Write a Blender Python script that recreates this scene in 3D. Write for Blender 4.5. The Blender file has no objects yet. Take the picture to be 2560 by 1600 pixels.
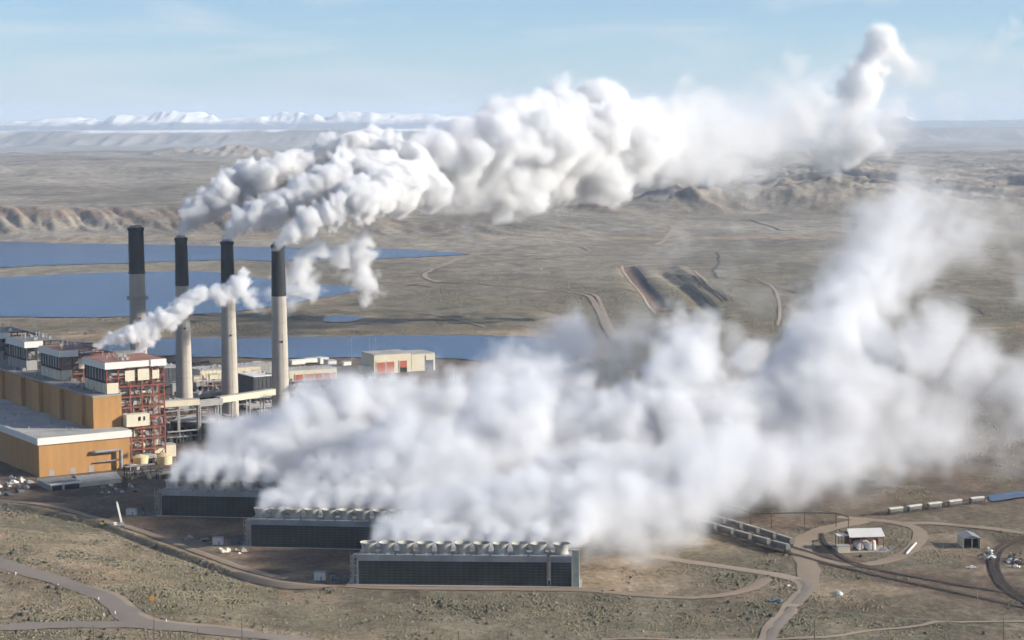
import bpy, bmesh, math, random
import numpy as np
from mathutils import Vector, Matrix

# ------------------------------------------------------------------ camera, sky, sun, exposure
sc = bpy.context.scene
COL = sc.collection
TH = math.atan(481 / 5000); ROLL = 0.0061; CH = 247.0; FPX = 5000.0
_c, _s = math.cos(TH), math.sin(TH)
FW = Vector((0, _c, -_s)); R0 = Vector((1, 0, 0)); U0 = Vector((0, _s, _c))
RT = R0 * math.cos(ROLL) - U0 * math.sin(ROLL)
UP = R0 * math.sin(ROLL) + U0 * math.cos(ROLL)
cam = bpy.data.cameras.new('camera'); camo = bpy.data.objects.new('camera', cam); COL.objects.link(camo)
camo.matrix_world = Matrix(((RT.x, UP.x, -FW.x, 0), (RT.y, UP.y, -FW.y, 0), (RT.z, UP.z, -FW.z, CH), (0, 0, 0, 1)))
cam.sensor_width = 36; cam.lens = 36 * FPX / 2560; cam.clip_start = 5; cam.clip_end = 200000
sc.camera = camo

SUN_EL = math.radians(22); SUN_AZ = math.radians(96)
world = bpy.data.worlds.new('World'); sc.world = world; world.use_nodes = True
wn = world.node_tree; WN = wn.nodes
sky = WN.new('ShaderNodeTexSky'); sky.sky_type = 'NISHITA'; sky.sun_disc = False
sky.sun_elevation = SUN_EL; sky.sun_rotation = SUN_AZ; sky.altitude = 2100; sky.air_density = 1.0; sky.dust_density = 0.3; sky.ozone_density = 3.0
bg = WN['Background']; bg.inputs[1].default_value = 0.085
# thin cirrus streaks high in the sky
tc = WN.new('ShaderNodeTexCoord'); mp = WN.new('ShaderNodeMapping'); mp.inputs['Scale'].default_value = (6, 6, 30); mp.inputs['Location'].default_value = (2.1, .4, 1.3)
cn = WN.new('ShaderNodeTexNoise'); cn.inputs['Scale'].default_value = 1.3; cn.inputs['Detail'].default_value = 6; cn.inputs['Roughness'].default_value = .55; cn.inputs['Distortion'].default_value = .6
cr = WN.new('ShaderNodeMapRange'); cr.inputs[1].default_value = .46; cr.inputs[2].default_value = .72; cr.inputs[4].default_value = .50
mx = WN.new('ShaderNodeMix'); mx.data_type = 'RGBA'; mx.inputs[7].default_value = (7.6, 7.5, 7.3, 1)
wn.links.new(tc.outputs['Generated'], mp.inputs[0]); wn.links.new(mp.outputs[0], cn.inputs['Vector'])
wn.links.new(cn.outputs[0], cr.inputs[0]); wn.links.new(cr.outputs[0], mx.inputs[0])
tint = WN.new('ShaderNodeMix'); tint.data_type = 'RGBA'; tint.blend_type = 'MULTIPLY'; tint.inputs[0].default_value = 1; tint.inputs[7].default_value = (.86, .985, 1.11, 1)
wn.links.new(sky.outputs[0], tint.inputs[6]); wn.links.new(tint.outputs[2], mx.inputs[6]); wn.links.new(mx.outputs[2], bg.inputs[0])
sund = Vector((math.sin(SUN_AZ) * math.cos(SUN_EL), math.cos(SUN_AZ) * math.cos(SUN_EL), math.sin(SUN_EL)))
sl = bpy.data.lights.new('sun', 'SUN'); sl.energy = 5.4; sl.angle = math.radians(.53); sl.color = (1, .93, .82)
slo = bpy.data.objects.new('sun', sl); COL.objects.link(slo); slo.rotation_euler = sund.to_track_quat('Z', 'Y').to_euler(); slo.location = (0, 0, 900)
sc.view_settings.view_transform = 'Standard'; sc.view_settings.look = 'None'
sc.view_settings.exposure = 0.50; sc.view_settings.gamma = 1.0
cy = sc.cycles
cy.volume_bounces = 6; cy.max_bounces = 12; cy.diffuse_bounces = 3
cy.volume_step_rate = 4.0
cy.use_denoising = True; cy.use_adaptive_sampling = True; cy.adaptive_threshold = .10; cy.adaptive_min_samples = 12

# ------------------------------------------------------------------ projection helpers (photo 2419 px wide)
K = 2560 / 2419
def ray(xd, yd):
    return (FW * FPX + RT * (xd * K - 1280) + UP * (800 - yd * K)).normalized()
def D(x, y, Y):                      # the point seen at x, y that stands Y metres away
    d = ray(x, y); return Vector((0, 0, CH)) + d * (Y / d.y)
def PZ(x, y, z=0.0):                 # the point seen at x, y on the level z
    d = ray(x, y); return Vector((0, 0, CH)) + d * ((z - CH) / d.z)

# ------------------------------------------------------------------ numpy noise and terrain
def _hash(ix, iy, seed):
    h = (ix.astype(np.int64) * 374761393 + iy.astype(np.int64) * 668265263 + seed * 982451653) & 0xffffffff
    h = ((h ^ (h >> 13)) * 1274126177) & 0xffffffff
    return ((h ^ (h >> 16)) & 0xffffff) / float(0xffffff)
def vnoise(x, y, seed=0):
    ix = np.floor(x); iy = np.floor(y); fx = x - ix; fy = y - iy
    fx = fx * fx * (3 - 2 * fx); fy = fy * fy * (3 - 2 * fy)
    a = _hash(ix, iy, seed); b = _hash(ix + 1, iy, seed); c = _hash(ix, iy + 1, seed); d = _hash(ix + 1, iy + 1, seed)
    return (a + (b - a) * fx) * (1 - fy) + (c + (d - c) * fx) * fy
def fbm(x, y, oc=4, seed=0, g=.5):
    s = 0; a = 1; t = 0
    for i in range(oc):
        s = s + a * vnoise(x, y, seed + i * 17); t += a; a *= g; x, y = x * 2.03 + 3.1, y * 2.03 + 1.7
    return s / t
def ridge(x, y, oc=4, seed=0):
    s = 0; a = 1; t = 0
    for i in range(oc):
        s = s + a * (1 - np.abs(2 * vnoise(x, y, seed + i * 13) - 1)); t += a; a *= .5; x, y = x * 2.1 + 5.3, y * 2.1 + 2.7
    return s / t
def ss(a, b, x):
    t = np.clip((x - a) / (b - a), 0, 1); return t * t * (3 - 2 * t)
def seg_dist(x, y, pts, closed=False):
    d = np.full(np.shape(x), 1e12)
    n = len(pts)
    for i in range(n if closed else n - 1):
        ax, ay = pts[i][0], pts[i][1]; bx, by = pts[(i + 1) % n][0], pts[(i + 1) % n][1]
        ex, ey = bx - ax, by - ay; l = ex * ex + ey * ey + 1e-9
        t = np.clip(((x - ax) * ex + (y - ay) * ey) / l, 0, 1)
        d = np.minimum(d, (x - ax - t * ex) ** 2 + (y - ay - t * ey) ** 2)
    return np.sqrt(d)
def inside(x, y, pts):
    r = np.zeros(np.shape(x), bool); n = len(pts)
    for i in range(n):
        ax, ay = pts[i][0], pts[i][1]; bx, by = pts[(i + 1) % n][0], pts[(i + 1) % n][1]
        with np.errstate(divide='ignore', invalid='ignore'):
            r ^= ((ay > y) != (by > y)) & (x < (bx - ax) * (y - ay) / (by - ay) + ax)
    return r

WZ = 1.0
LAKES = {
 'far_lake': [(-420, 566), (0, 570), (150, 575), (300, 577), (430, 579), (520, 581), (640, 584), (760, 585), (850, 586), (940, 588), (1020, 593), (1110, 599), (1040, 604), (960, 608), (900, 611), (800, 612), (680, 616), (560, 615), (430, 616), (300, 621), (200, 624), (100, 627), (0, 632), (-420, 650)],
 'middle_lake': [(-420, 672), (0, 655), (100, 650), (200, 645), (330, 642), (450, 641), (560, 647), (640, 660), (720, 668), (800, 673), (850, 682), (820, 692), (760, 703), (700, 716), (640, 725), (560, 735), (480, 741), (400, 744), (300, 747), (200, 750), (100, 750), (0, 748), (-420, 752)],
 'pond': [(758, 752), (775, 746), (800, 744), (830, 746), (862, 749), (845, 756), (815, 760), (785, 759)],
 'near_lake': [(-420, 835), (0, 825), (230, 812), (400, 800), (470, 798), (560, 800), (680, 796), (800, 794), (900, 793), (1000, 792), (1150, 793), (1260, 797), (1330, 804), (1370, 818), (1380, 836), (1340, 854), (1260, 858), (1150, 852), (1000, 845), (900, 844), (800, 845), (640, 845), (500, 843), (380, 840), (200, 850), (0, 862), (-420, 880)],
 'canal': [(2338, 1170), (2375, 1164), (2419, 1158), (2600, 1139), (2600, 1161), (2419, 1174), (2375, 1180), (2344, 1183)],
}
def smooth_poly(pts, seed, amp):
    out = []; n = len(pts)
    for i in range(n):
        p0, p1, p2, p3 = [np.array(pts[(i + k) % n][:2]) for k in (-1, 0, 1, 2)]
        for t in (0, .2, .4, .6, .8):
            q = .5 * ((2 * p1) + (-p0 + p2) * t + (2 * p0 - 5 * p1 + 4 * p2 - p3) * t * t + (-p0 + 3 * p1 - 3 * p2 + p3) * t ** 3)
            a = amp * (float(vnoise(np.array(q[0] / 23.), np.array(q[1] / 23.), seed)) - .5)
            out.append((q[0] + a, q[1] + a))
    return out
LK = {}
for _i, (_k, _p) in enumerate(LAKES.items()):
    w = [PZ(a, b, WZ) for a, b in _p]
    LK[_k] = smooth_poly([(v.x, v.y) for v in w], _i, 14 if _k != 'canal' else 3)

EDGE = [PZ(a, b, 0) for a, b in [(-500, 1130), (-50, 1176), (0, 1184), (130, 1207), (240, 1233), (400, 1291), (550, 1347), (650, 1372), (720, 1381), (900, 1396), (1400, 1402), (1500, 1412), (1800, 1425), (2500, 1500), (3300, 1600)]]
EDX = [p.x for p in EDGE]; EDY = [p.y for p in EDGE]
def pxl(x, y): return 1280 + 5000 * x / np.maximum(y, 300)
BERMS = [([(1484, 628), (1500, 655), (1530, 690), (1565, 725)], -8, 15), ([(1560, 640), (1600, 672), (1650, 715), (1690, 750)], -5, 10), ([(1600, 632), (1650, 660), (1700, 690), (1740, 715)], 3, 12)]
BERMW = [([tuple(PZ(a, b, 0))[:2] for a, b in p], h, w) for p, h, w in BERMS]
def HGT(x, y):
    x = np.asarray(x, float); y = np.asarray(y, float)
    p = pxl(x, y)
    # broad undulation outside the plant
    far = ss(2300, 5200, y)
    h = (fbm(x / 260, y / 260, 4, 3) - .45) * 10 * ss(1500, 2600, y) + (fbm(x / 60, y / 90, 3, 9) - .5) * 3.0 * ss(1950, 2300, y)
    # foreground bank that climbs towards the camera
    e = np.interp(x, EDX, EDY) - y
    bank = ss(0, 180, e) * (13 - 9.5 * ss(300, 1500, p)) * ss(-2600, -600, y * 0 + y - 0) 
    h = h + bank + ss(0, 40, e) * (fbm(x / 45, y / 45, 3, 31) - .5) * 3.2
    h = h + 1.6 * np.exp(-((e - 6) / 5) ** 2) - 1.3 * np.exp(-((e - 16) / 5) ** 2) * ss(-400, 900, 1400 - p)
    # dirt relief on the plain at the right
    rt = ss(1420, 1700, p) * ss(1500, 1050, y)
    h = h + rt * (fbm(x / 30, y / 30, 3, 77) - .5) * 1.2
    # berms
    for pts, bh, bw in BERMW:
        m = (y > 2500) & (y < 4200) & (x > 0) & (x < 900)
        if np.any(m):
            dd = seg_dist(x, y, pts); h = np.where(m, h + bh * np.exp(-(dd / bw) ** 2), h)
    # bluffs beyond the lakes
    hp = np.interp(p, [-600, 0, 450, 900, 1250, 1450, 1620, 1720], [66, 64, 58, 33, 27, 15, 4, 0])
    yt = np.interp(p, [-600, 450, 900, 1300, 1700], [4680, 4600, 4540, 4470, 4400])
    gul = (ridge((x + .5 * y) / 48, y / 300, 3, 21) - .5) * 150 + (ridge((x + .5 * y) / 20, y / 120, 2, 23) - .5) * 50 + (fbm(x / 400, y / 400, 2, 5) - .5) * 160
    sc_ = ss(0, 1, (y - yt - gul * .8 + 40) / 300)
    h = h + hp * (.22 * ss(-420, 60, y - yt) + .78 * sc_)
    # badlands at the right
    b = ss(1480, 1740, p) * (1 - .25 * ss(2080, 2350, p))
    yb = 5520 + (fbm(x / 500, y / 500, 2, 8) - .5) * 500
    rr = ridge((x + .4 * y) / 210, y / 330, 5, 40)
    h = h + b * ss(0, 320, y - yb) * (34 + 95 * (rr - .45)) * (1 - .3 * ss(7400, 9000, y))
    b2 = np.exp(-((p - 1500) / 90) ** 2) * np.exp(-((y - 5500) / 260) ** 2)
    h = h + b2 * 34 * rr
    # rolling upland
    up = ss(4750, 7200, y)
    h = h + up * (1 - b * .8) * ((fbm(x / 900, y / 1500, 4, 50) - .42) * 52 + 4 + 10 * ss(1500, 400, p) * 0)
    h = h + up * (ridge((x + .4 * y) / 330, y / 600, 4, 61) - .5) * 24 + ss(2400, 3200, y) * ss(9000, 6500, y) * (ridge((x - .3 * y) / 120, y / 210, 3, 66) - .5) * (3.5 + 5 * up) * ss(.42, .62, fbm(x / 700, y / 900, 2, 67))
    up2 = np.interp(p, [-600, 1300, 1700], [6, 30, 22])
    h = h + up2 * ss(6000, 9000, y)
    # pale cliffs on the skyline of the upland
    wc = ss(340, 420, p) * ss(1000, 860, p)
    h = h + wc * np.exp(-((y - 13200) / 420) ** 2) * (78 * ridge(x / 150, y / 400, 3, 70) ** 2 + 6)
    # basin, mesa
    h = h * (1 - .75 * ss(14600, 17500, y + (fbm(x / 3000, y / 3000, 2, 90) - .5) * 2500))
    ym = 27600 + (fbm(x / 3800, x / 3800 + 9, 3, 95) - .5) * 5200
    gm = (ridge(x / 700, y / 2600, 3, 99) - .5) * 1500
    h = h + ss(0, 2600, y - ym + gm) * (214 + 26 * (fbm(x / 4200, y / 9000, 3, 98) - .5)) * (1 - .12 * ss(1500, 2100, p))
    # lakes and plant pad are level
    for k, pts in LK.items():
        y0 = min(q[1] for q in pts) - 260; y1 = max(q[1] for q in pts) + 260
        m = (y > y0) & (y < y1)
        if np.any(m):
            d = seg_dist(x, y, pts, True); ins = inside(x, y, pts)
            fl = np.where(ins, 0, ss(0, 120 if k != 'canal' else 14, d))
            h = np.where(m, h * fl + (1 - fl) * np.where(ins, -1.5, .45), h)
    return h
def G(xd, yd, dz=0.0):
    d = ray(xd, yd); z = 0.0
    for _ in range(7):
        q = Vector((0, 0, CH)) + d * ((z - CH) / d.z)
        if q.y > 60000 or d.z > -1e-4: break
        z = .35 * z + .65 * float(HGT(np.array([q.x]), np.array([q.y]))[0])
    return Vector((q.x, q.y, float(HGT(np.array([q.x]), np.array([q.y]))[0]) + dz))

# ------------------------------------------------------------------ materials
def mat(name, col, rough=.85, var=.12, scale=.2, metal=0, grime=0, streak=False):
    m = bpy.data.materials.new(name); m.use_nodes = True; t = m.node_tree; b = t.nodes['Principled BSDF']
    b.inputs['Roughness'].default_value = rough; b.inputs['Metallic'].default_value = metal
    b.inputs['Specular IOR Level'].default_value = .3
    tc = t.nodes.new('ShaderNodeTexCoord'); n = t.nodes.new('ShaderNodeTexNoise'); n.inputs['Scale'].default_value = scale; n.inputs['Detail'].default_value = 6
    mpp = t.nodes.new('ShaderNodeMapping'); mpp.inputs['Scale'].default_value = (1, 1, .12 if streak else 1)
    t.links.new(tc.outputs['Object'], mpp.inputs[0]); t.links.new(mpp.outputs[0], n.inputs['Vector'])
    r = t.nodes.new('ShaderNodeValToRGB'); e = r.color_ramp.elements
    e[0].position = .3; e[1].position = .72
    e[0].color = tuple(c * (1 - var - grime) for c in col) + (1,); e[1].color = tuple(min(1, c * (1 + var)) for c in col) + (1,)
    t.links.new(n.outputs[0], r.inputs[0]); t.links.new(r.outputs[0], b.inputs['Base Color'])
    return m
def wavy(m, scale, depth, axis='X', dark=.75):
    """ribbed sheet: darker fine lines along one axis"""
    t = m.node_tree; b = t.nodes['Principled BSDF']
    tc = t.nodes.new('ShaderNodeTexCoord'); w = t.nodes.new('ShaderNodeTexWave'); w.bands_direction = axis; w.inputs['Scale'].default_value = scale; w.inputs['Distortion'].default_value = .0
    mr = t.nodes.new('ShaderNodeMapRange'); mr.inputs[3].default_value = dark; mr.inputs[4].default_value = 1
    mm = t.nodes.new('ShaderNodeMix'); mm.data_type = 'RGBA'; mm.blend_type = 'MULTIPLY'; mm.inputs[0].default_value = 1
    src = b.inputs['Base Color'].links[0].from_socket
    t.links.new(tc.outputs['Object'], w.inputs['Vector']); t.links.new(w.outputs['Fac'], mr.inputs[0])
    t.links.new(src, mm.inputs[6]); t.links.new(mr.outputs[0], mm.inputs[7]); t.links.new(mm.outputs[2], b.inputs['Base Color'])
    return m
M = {}
M['concrete'] = mat('concrete', (.43, .39, .33), .9, .14, .12, grime=.10, streak=True)
M['flue_black'] = mat('flue_black', (.026, .028, .034), .8, .2, .2, streak=True)
M['orange'] = mat('orange_sheet', (.46, .245, .085), .75, .09, .15, streak=True)
wavy(M['orange'], .32, 0, 'X', .93); wavy(M['orange'], .05, 0, 'X', .93); wavy(M['orange'], .04, 0, 'Y', .93)
M['white'] = mat('white_sheet', (.70, .68, .62), .6, .04, .1)
M['cream'] = mat('cream_sheet', (.62, .56, .42), .75, .08, .12, streak=True)
M['roof_pale'] = mat('roof_pale', (.40, .385, .36), .9, .16, .06, grime=.1)
M['roof_grey'] = mat('roof_grey', (.20, .19, .18), .9, .18, .08)
M['roof_red'] = mat('roof_red', (.29, .14, .105), .85, .2, .1)
M['steel_red'] = mat('steel_red', (.24, .075, .055), .75, .25, .3)
M['steel_dark'] = mat('steel_dark', (.06, .062, .068), .7, .3, .3)
M['grey_panel'] = mat('grey_panel', (.30, .29, .27), .75, .14, .15, streak=True)
M['grey_metal'] = mat('grey_metal', (.33, .33, .33), .45, .12, .3, metal=.4)
M['dark_opening'] = mat('dark_opening', (.015, .016, .02), .9, .2, .2)
M['red_door'] = mat('red_door', (.40, .11, .07), .75, .1, .2)
M['tank_white'] = mat('tank_white', (.74, .72, .66), .5, .06, .3)
M['tank_cream'] = mat('tank_cream', (.62, .52, .30), .6, .08, .2)
M['fan_shell'] = mat('fan_shell', (.41, .40, .355), .7, .25, .4, grime=.08, streak=True)
M['fascia_grey'] = mat('fascia_grey', (.27, .28, .29), .75, .2, .15, streak=True)
M['louvre'] = mat('louvre', (.062, .070, .066), .8, .3, .12)
wavy(M['louvre'], .2, 0, 'Z', .38); wavy(M['louvre'], .092, 0, 'X', .70)
M['louvre_pale'] = wavy(mat('louvre_pale', (.55, .56, .44), .8, .1, .2), .5, 0, 'Z', .6)
M['wagon'] = mat('wagon', (.16, .16, .15), .7, .16, .3, grime=.1, streak=True)
M['wagon_pale'] = mat('wagon_pale', (.50, .47, .41), .7, .1, .3)
M['rust'] = mat('rust', (.17, .08, .045), .9, .3, .3)
M['sign_orange'] = mat('sign_orange', (.62, .26, .05), .6, .2, .6)
M['yellow'] = mat('yellow_paint', (.60, .38, .06), .6, .15, .6)
M['road'] = mat('road_asphalt', (.225, .19, .158), .95, .14, .03)
M['road_dark'] = mat('road_dark', (.13, .12, .11), .95, .2, .04)
M['dirt_road'] = mat('dirt_road', (.27, .208, .148), .98, .14, .04)
M['dirt_pale'] = mat('dirt_pale', (.32, .252, .185), .98, .12, .03)
M['ballast'] = mat('ballast', (.105, .09, .078), .98, .4, .4)
M['creek'] = mat('creek_bed', (.055, .05, .042), .95, .4, .05)
M['slab'] = mat('slab', (.36, .33, .29), .95, .12, .08)
M['wood'] = mat('wood_pole', (.12, .085, .06), .9, .2, .5)
M['pit'] = mat('pit', (.155, .10, .075), .95, .25, .03)
M['rock'] = mat('rock', (.28, .23, .18), .95, .35, .5)
M['blue_cab'] = mat('blue_cab', (.10, .16, .20), .5, .2, .4)

def water_mat():
    m = bpy.data.materials.new('water'); m.use_nodes = True; t = m.node_tree; b = t.nodes['Principled BSDF']
    cn_ = t.nodes.new('ShaderNodeTexNoise'); cn_.inputs['Scale'].default_value = .006; cn_.inputs['Detail'].default_value = 7; cn_.inputs['Roughness'].default_value = .65; gq = t.nodes.new('ShaderNodeNewGeometry'); mq = t.nodes.new('ShaderNodeMapping'); mq.inputs['Scale'].default_value = (.35, 1.6, 1); t.links.new(gq.outputs['Position'], mq.inputs[0]); t.links.new(mq.outputs[0], cn_.inputs['Vector']); rq = t.nodes.new('ShaderNodeValToRGB'); rq.color_ramp.elements[0].position = .38; rq.color_ramp.elements[1].position = .66; rq.color_ramp.elements[0].color = (.006, .032, .10, 1); rq.color_ramp.elements[1].color = (.022, .078, .19, 1); t.links.new(cn_.outputs[0], rq.inputs[0]); t.links.new(rq.outputs[0], b.inputs['Base Color']); b.inputs['Roughness'].default_value = .22; b.inputs['Specular IOR Level'].default_value = .3; b.inputs['IOR'].default_value = 1.33
    n = t.nodes.new('ShaderNodeTexNoise'); n.inputs['Scale'].default_value = .12; n.inputs['Detail'].default_value = 8; n.inputs['Roughness'].default_value = .7
    tc = t.nodes.new('ShaderNodeTexCoord'); mpp = t.nodes.new('ShaderNodeMapping'); mpp.inputs['Scale'].default_value = (.5, 1, 1)
    bp = t.nodes.new('ShaderNodeBump'); bp.inputs['Strength'].default_value = 1; bp.inputs['Distance'].default_value = .9
    t.links.new(tc.outputs['Object'], mpp.inputs[0]); t.links.new(mpp.outputs[0], n.inputs['Vector']); t.links.new(n.outputs[0], bp.inputs['Height']); t.links.new(bp.outputs[0], b.inputs['Normal'])
    return m
M['water'] = water_mat()

def ground_mat():
    m = bpy.data.materials.new('ground'); m.use_nodes = True; t = m.node_tree; N = t.nodes; L = t.links; b = N['Principled BSDF']
    b.inputs['Roughness'].default_value = .97; b.inputs['Specular IOR Level'].default_value = .08
    tc = N.new('ShaderNodeTexCoord')
    def noise(s, d=5, r=.55, st=(1, 1, 1), dist=0):
        mpp = N.new('ShaderNodeMapping'); mpp.inputs['Scale'].default_value = st; L.new(tc.outputs['Object'], mpp.inputs[0])
        n = N.new('ShaderNodeTexNoise'); n.inputs['Scale'].default_value = s; n.inputs['Detail'].default_value = d; n.inputs['Roughness'].default_value = r; n.inputs['Distortion'].default_value = dist
        L.new(mpp.outputs[0], n.inputs['Vector']); return n.outputs[0]
    def rng(v, a, b_, c=0, d=1):
        x = N.new('ShaderNodeMapRange'); L.new(v, x.inputs[0]); x.inputs[1].default_value = a; x.inputs[2].default_value = b_; x.inputs[3].default_value = c; x.inputs[4].default_value = d; return x.outputs[0]
    def mixc(f, a, b_, mode='MIX'):
        x = N.new('ShaderNodeMix'); x.data_type = 'RGBA'; x.blend_type = mode
        if hasattr(f, 'links'): L.new(f, x.inputs[0])
        else: x.inputs[0].default_value = f
        for v, s in ((a, 6), (b_, 7)):
            if isinstance(v, tuple): x.inputs[s].default_value = v + (1,)
            else: L.new(v, x.inputs[s])
        return x.outputs[2]
    def mul(a, b_):
        x = N.new('ShaderNodeMath'); x.operation = 'MULTIPLY'; L.new(a, x.inputs[0])
        if hasattr(b_, 'links'): L.new(b_, x.inputs[1])
        else: x.inputs[1].default_value = b_
        return x.outputs[0]
    def att(n):
        x = N.new('ShaderNodeAttribute'); x.attribute_name = n; return x.outputs['Fac']
    soil = mixc(rng(noise(.008, 6, .6), .35, .65), (.20, .158, .105), (.28, .224, .152))
    soil = mixc(mul(rng(noise(.02, 5, .6, dist=.8), .56, .72), .7), soil, (.27, .16, .10))
    soil = mixc(mul(rng(noise(.09, 4, .6), .5, .75), .45), soil, (.38, .32, .25))
    sage = mixc(rng(noise(.03, 4), .35, .65), (.125, .120, .080), (.185, .172, .120))
    fine = rng(noise(.42, 3, .62), .44, .58)
    patch = rng(noise(.0065, 5, .62, (1, 1.6, 1)), .33, .60)
    f = mul(mul(fine, patch), att('sage'))
    grow = N.new('ShaderNodeMath'); grow.operation = 'ADD'; grow.use_clamp = True; L.new(f, grow.inputs[0]); L.new(mul(mul(patch, att('sage')), .42), grow.inputs[1])
    c = mixc(grow.outputs[0], soil, sage)
    far = mixc(rng(noise(.0016, 7, .65, (1, .55, 1)), .4, .6), (.20, .178, .145), (.42, .37, .30))
    c = mixc(mul(att('far'), .85), c, far)
    c = mixc(mul(att('red'), rng(noise(.012, 5, .6), .3, .55, .35, 1)), c, (.33, .185, .115))
    c = mixc(mul(att('pad'), .85), c, mixc(rng(noise(.02, 6, .6, dist=1), .4, .62), (.065, .049, .040), (.17, .12, .088)))  # dark plant dirt, its colour also lowered to stand in for steam shade
    c = mixc(att('tan'), c, mixc(rng(noise(.03, 6, .65), .35, .65), (.30, .215, .135), (.42, .33, .23)))
    mot = rng(noise(.035, 10, .74, (1, .55, 1), .4), .36, .64, .62, 1.28); vm = N.new('ShaderNodeVectorMath'); vm.operation = 'SCALE'; L.new(c, vm.inputs[0]); L.new(mot, vm.inputs['Scale']); c = vm.outputs[0]
    mot2 = rng(noise(.26, 5, .7, (1, .7, 1)), .38, .62, .74, 1.18); vm = N.new('ShaderNodeVectorMath'); vm.operation = 'SCALE'; L.new(c, vm.inputs[0]); L.new(mot2, vm.inputs['Scale']); c = vm.outputs[0]
    c = mixc(att('snow'), c, (.88, .89, .90))
    L.new(c, b.inputs['Base Color'])
    bp = N.new('ShaderNodeBump'); bp.inputs['Strength'].default_value = .8; bp.inputs['Distance'].default_value = 1.0
    L.new(noise(.35, 4, .65), bp.inputs['Height']); L.new(bp.outputs[0], b.inputs['Normal'])
    return m
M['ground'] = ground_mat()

# ------------------------------------------------------------------ object helpers
def tag(o, label=None, cat=None, group=None, kind=None):
    if label: o['label'] = label
    if cat: o['category'] = cat
    if group: o['group'] = group
    if kind: o['kind'] = kind
    return o
def thing(name, label, cat, loc=(0, 0, 0), rz=0, group=None):
    o = bpy.data.objects.new(name, None); COL.objects.link(o); o.empty_display_size = 2
    o.location = loc; o.rotation_euler = (0, 0, rz); return tag(o, label, cat, group)
class MB:
    def __init__(s): s.v = []; s.f = []; s.parts = []
    def add(s, v, f):
        n = len(s.v); nf = len(s.f); s.v += [tuple(p) for p in v]; s.f += [tuple(i + n for i in q) for q in f]; s.parts.append((n, len(s.v), nf, len(s.f))); return s
    def box(s, x0, x1, y0, y1, z0, z1):
        return s.add([(x0, y0, z0), (x1, y0, z0), (x1, y1, z0), (x0, y1, z0), (x0, y0, z1), (x1, y0, z1), (x1, y1, z1), (x0, y1, z1)],
                     [(0, 3, 2, 1), (4, 5, 6, 7), (0, 1, 5, 4), (1, 2, 6, 5), (2, 3, 7, 6), (3, 0, 4, 7)])
    def lathe(s, prof, n=24, c=(0, 0, 0), caps=True):
        v = []; f = []
        for r, z in prof:
            for k in range(n):
                a = 2 * math.pi * k / n; v.append((c[0] + r * math.cos(a), c[1] + r * math.sin(a), c[2] + z))
        for i in range(len(prof) - 1):
            for k in range(n):
                a = i * n + k; b = i * n + (k + 1) % n; f.append((a, b, b + n, a + n))
        if caps:
            f.append(tuple(range(n - 1, -1, -1))); f.append(tuple((len(prof) - 1) * n + k for k in range(n)))
        return s.add(v, f)
    def bar(s, a, b, r, n=4):
        a = Vector(a); b = Vector(b); d = (b - a)
        if d.length < 1e-6: return s
        q = d.to_track_quat('Z', 'Y'); v = []
        for p in (a, b):
            for k in range(n):
                t = 2 * math.pi * (k + .5) / n; v.append(p + q @ Vector((r * math.cos(t), r * math.sin(t), 0)))
        return s.add(v, [(k, (k + 1) % n, n + (k + 1) % n, n + k) for k in range(n)] + [tuple(range(n - 1, -1, -1)), tuple(range(n, 2 * n))])
    def path(s, pts, r, n=8):
        for a, b in zip(pts[:-1], pts[1:]): s.bar(a, b, r, n)
        return s
    def prism(s, prof, x0, x1):     # profile in y,z swept along x
        n = len(prof)
        return s.add([(x0, y, z) for y, z in prof] + [(x1, y, z) for y, z in prof],
                     [tuple(range(n)), tuple(range(2 * n - 1, n - 1, -1))] + [(k, n + k, n + (k + 1) % n, (k + 1) % n) for k in range(n)])
    def each(s, name, m, parent=None, smooth=False, cap=60):
        """every added piece becomes a part of its own"""
        for k, (n0, n1, f0, f1) in enumerate(s.parts):
            p = MB(); p.add(s.v[n0:n1], [tuple(i - n0 for i in q) for q in s.f[f0:f1]]); p.build(name, m, parent, smooth)
            if k + 1 >= cap: break
    def build(s, name, m, parent=None, smooth=False, bevel=0):
        me = bpy.data.meshes.new(name); me.from_pydata(s.v, [], s.f); me.materials.append(M[m] if isinstance(m, str) else m)
        bm = bmesh.new(); bm.from_mesh(me); bmesh.ops.recalc_face_normals(bm, faces=bm.faces); bm.to_mesh(me); bm.free()
        if smooth:
            me.shade_smooth(); me.set_sharp_from_angle(angle=math.radians(40))
        me.update()
        o = bpy.data.objects.new(name, me); COL.objects.link(o)
        if parent: o.parent = parent
        return o
def copy_tree(o, parent=None):
    kids = [c for c in bpy.data.objects if c.parent == o]
    c = o.copy(); COL.objects.link(c); c.parent = parent
    for k in kids: copy_tree(k, c)
    return c
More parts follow.
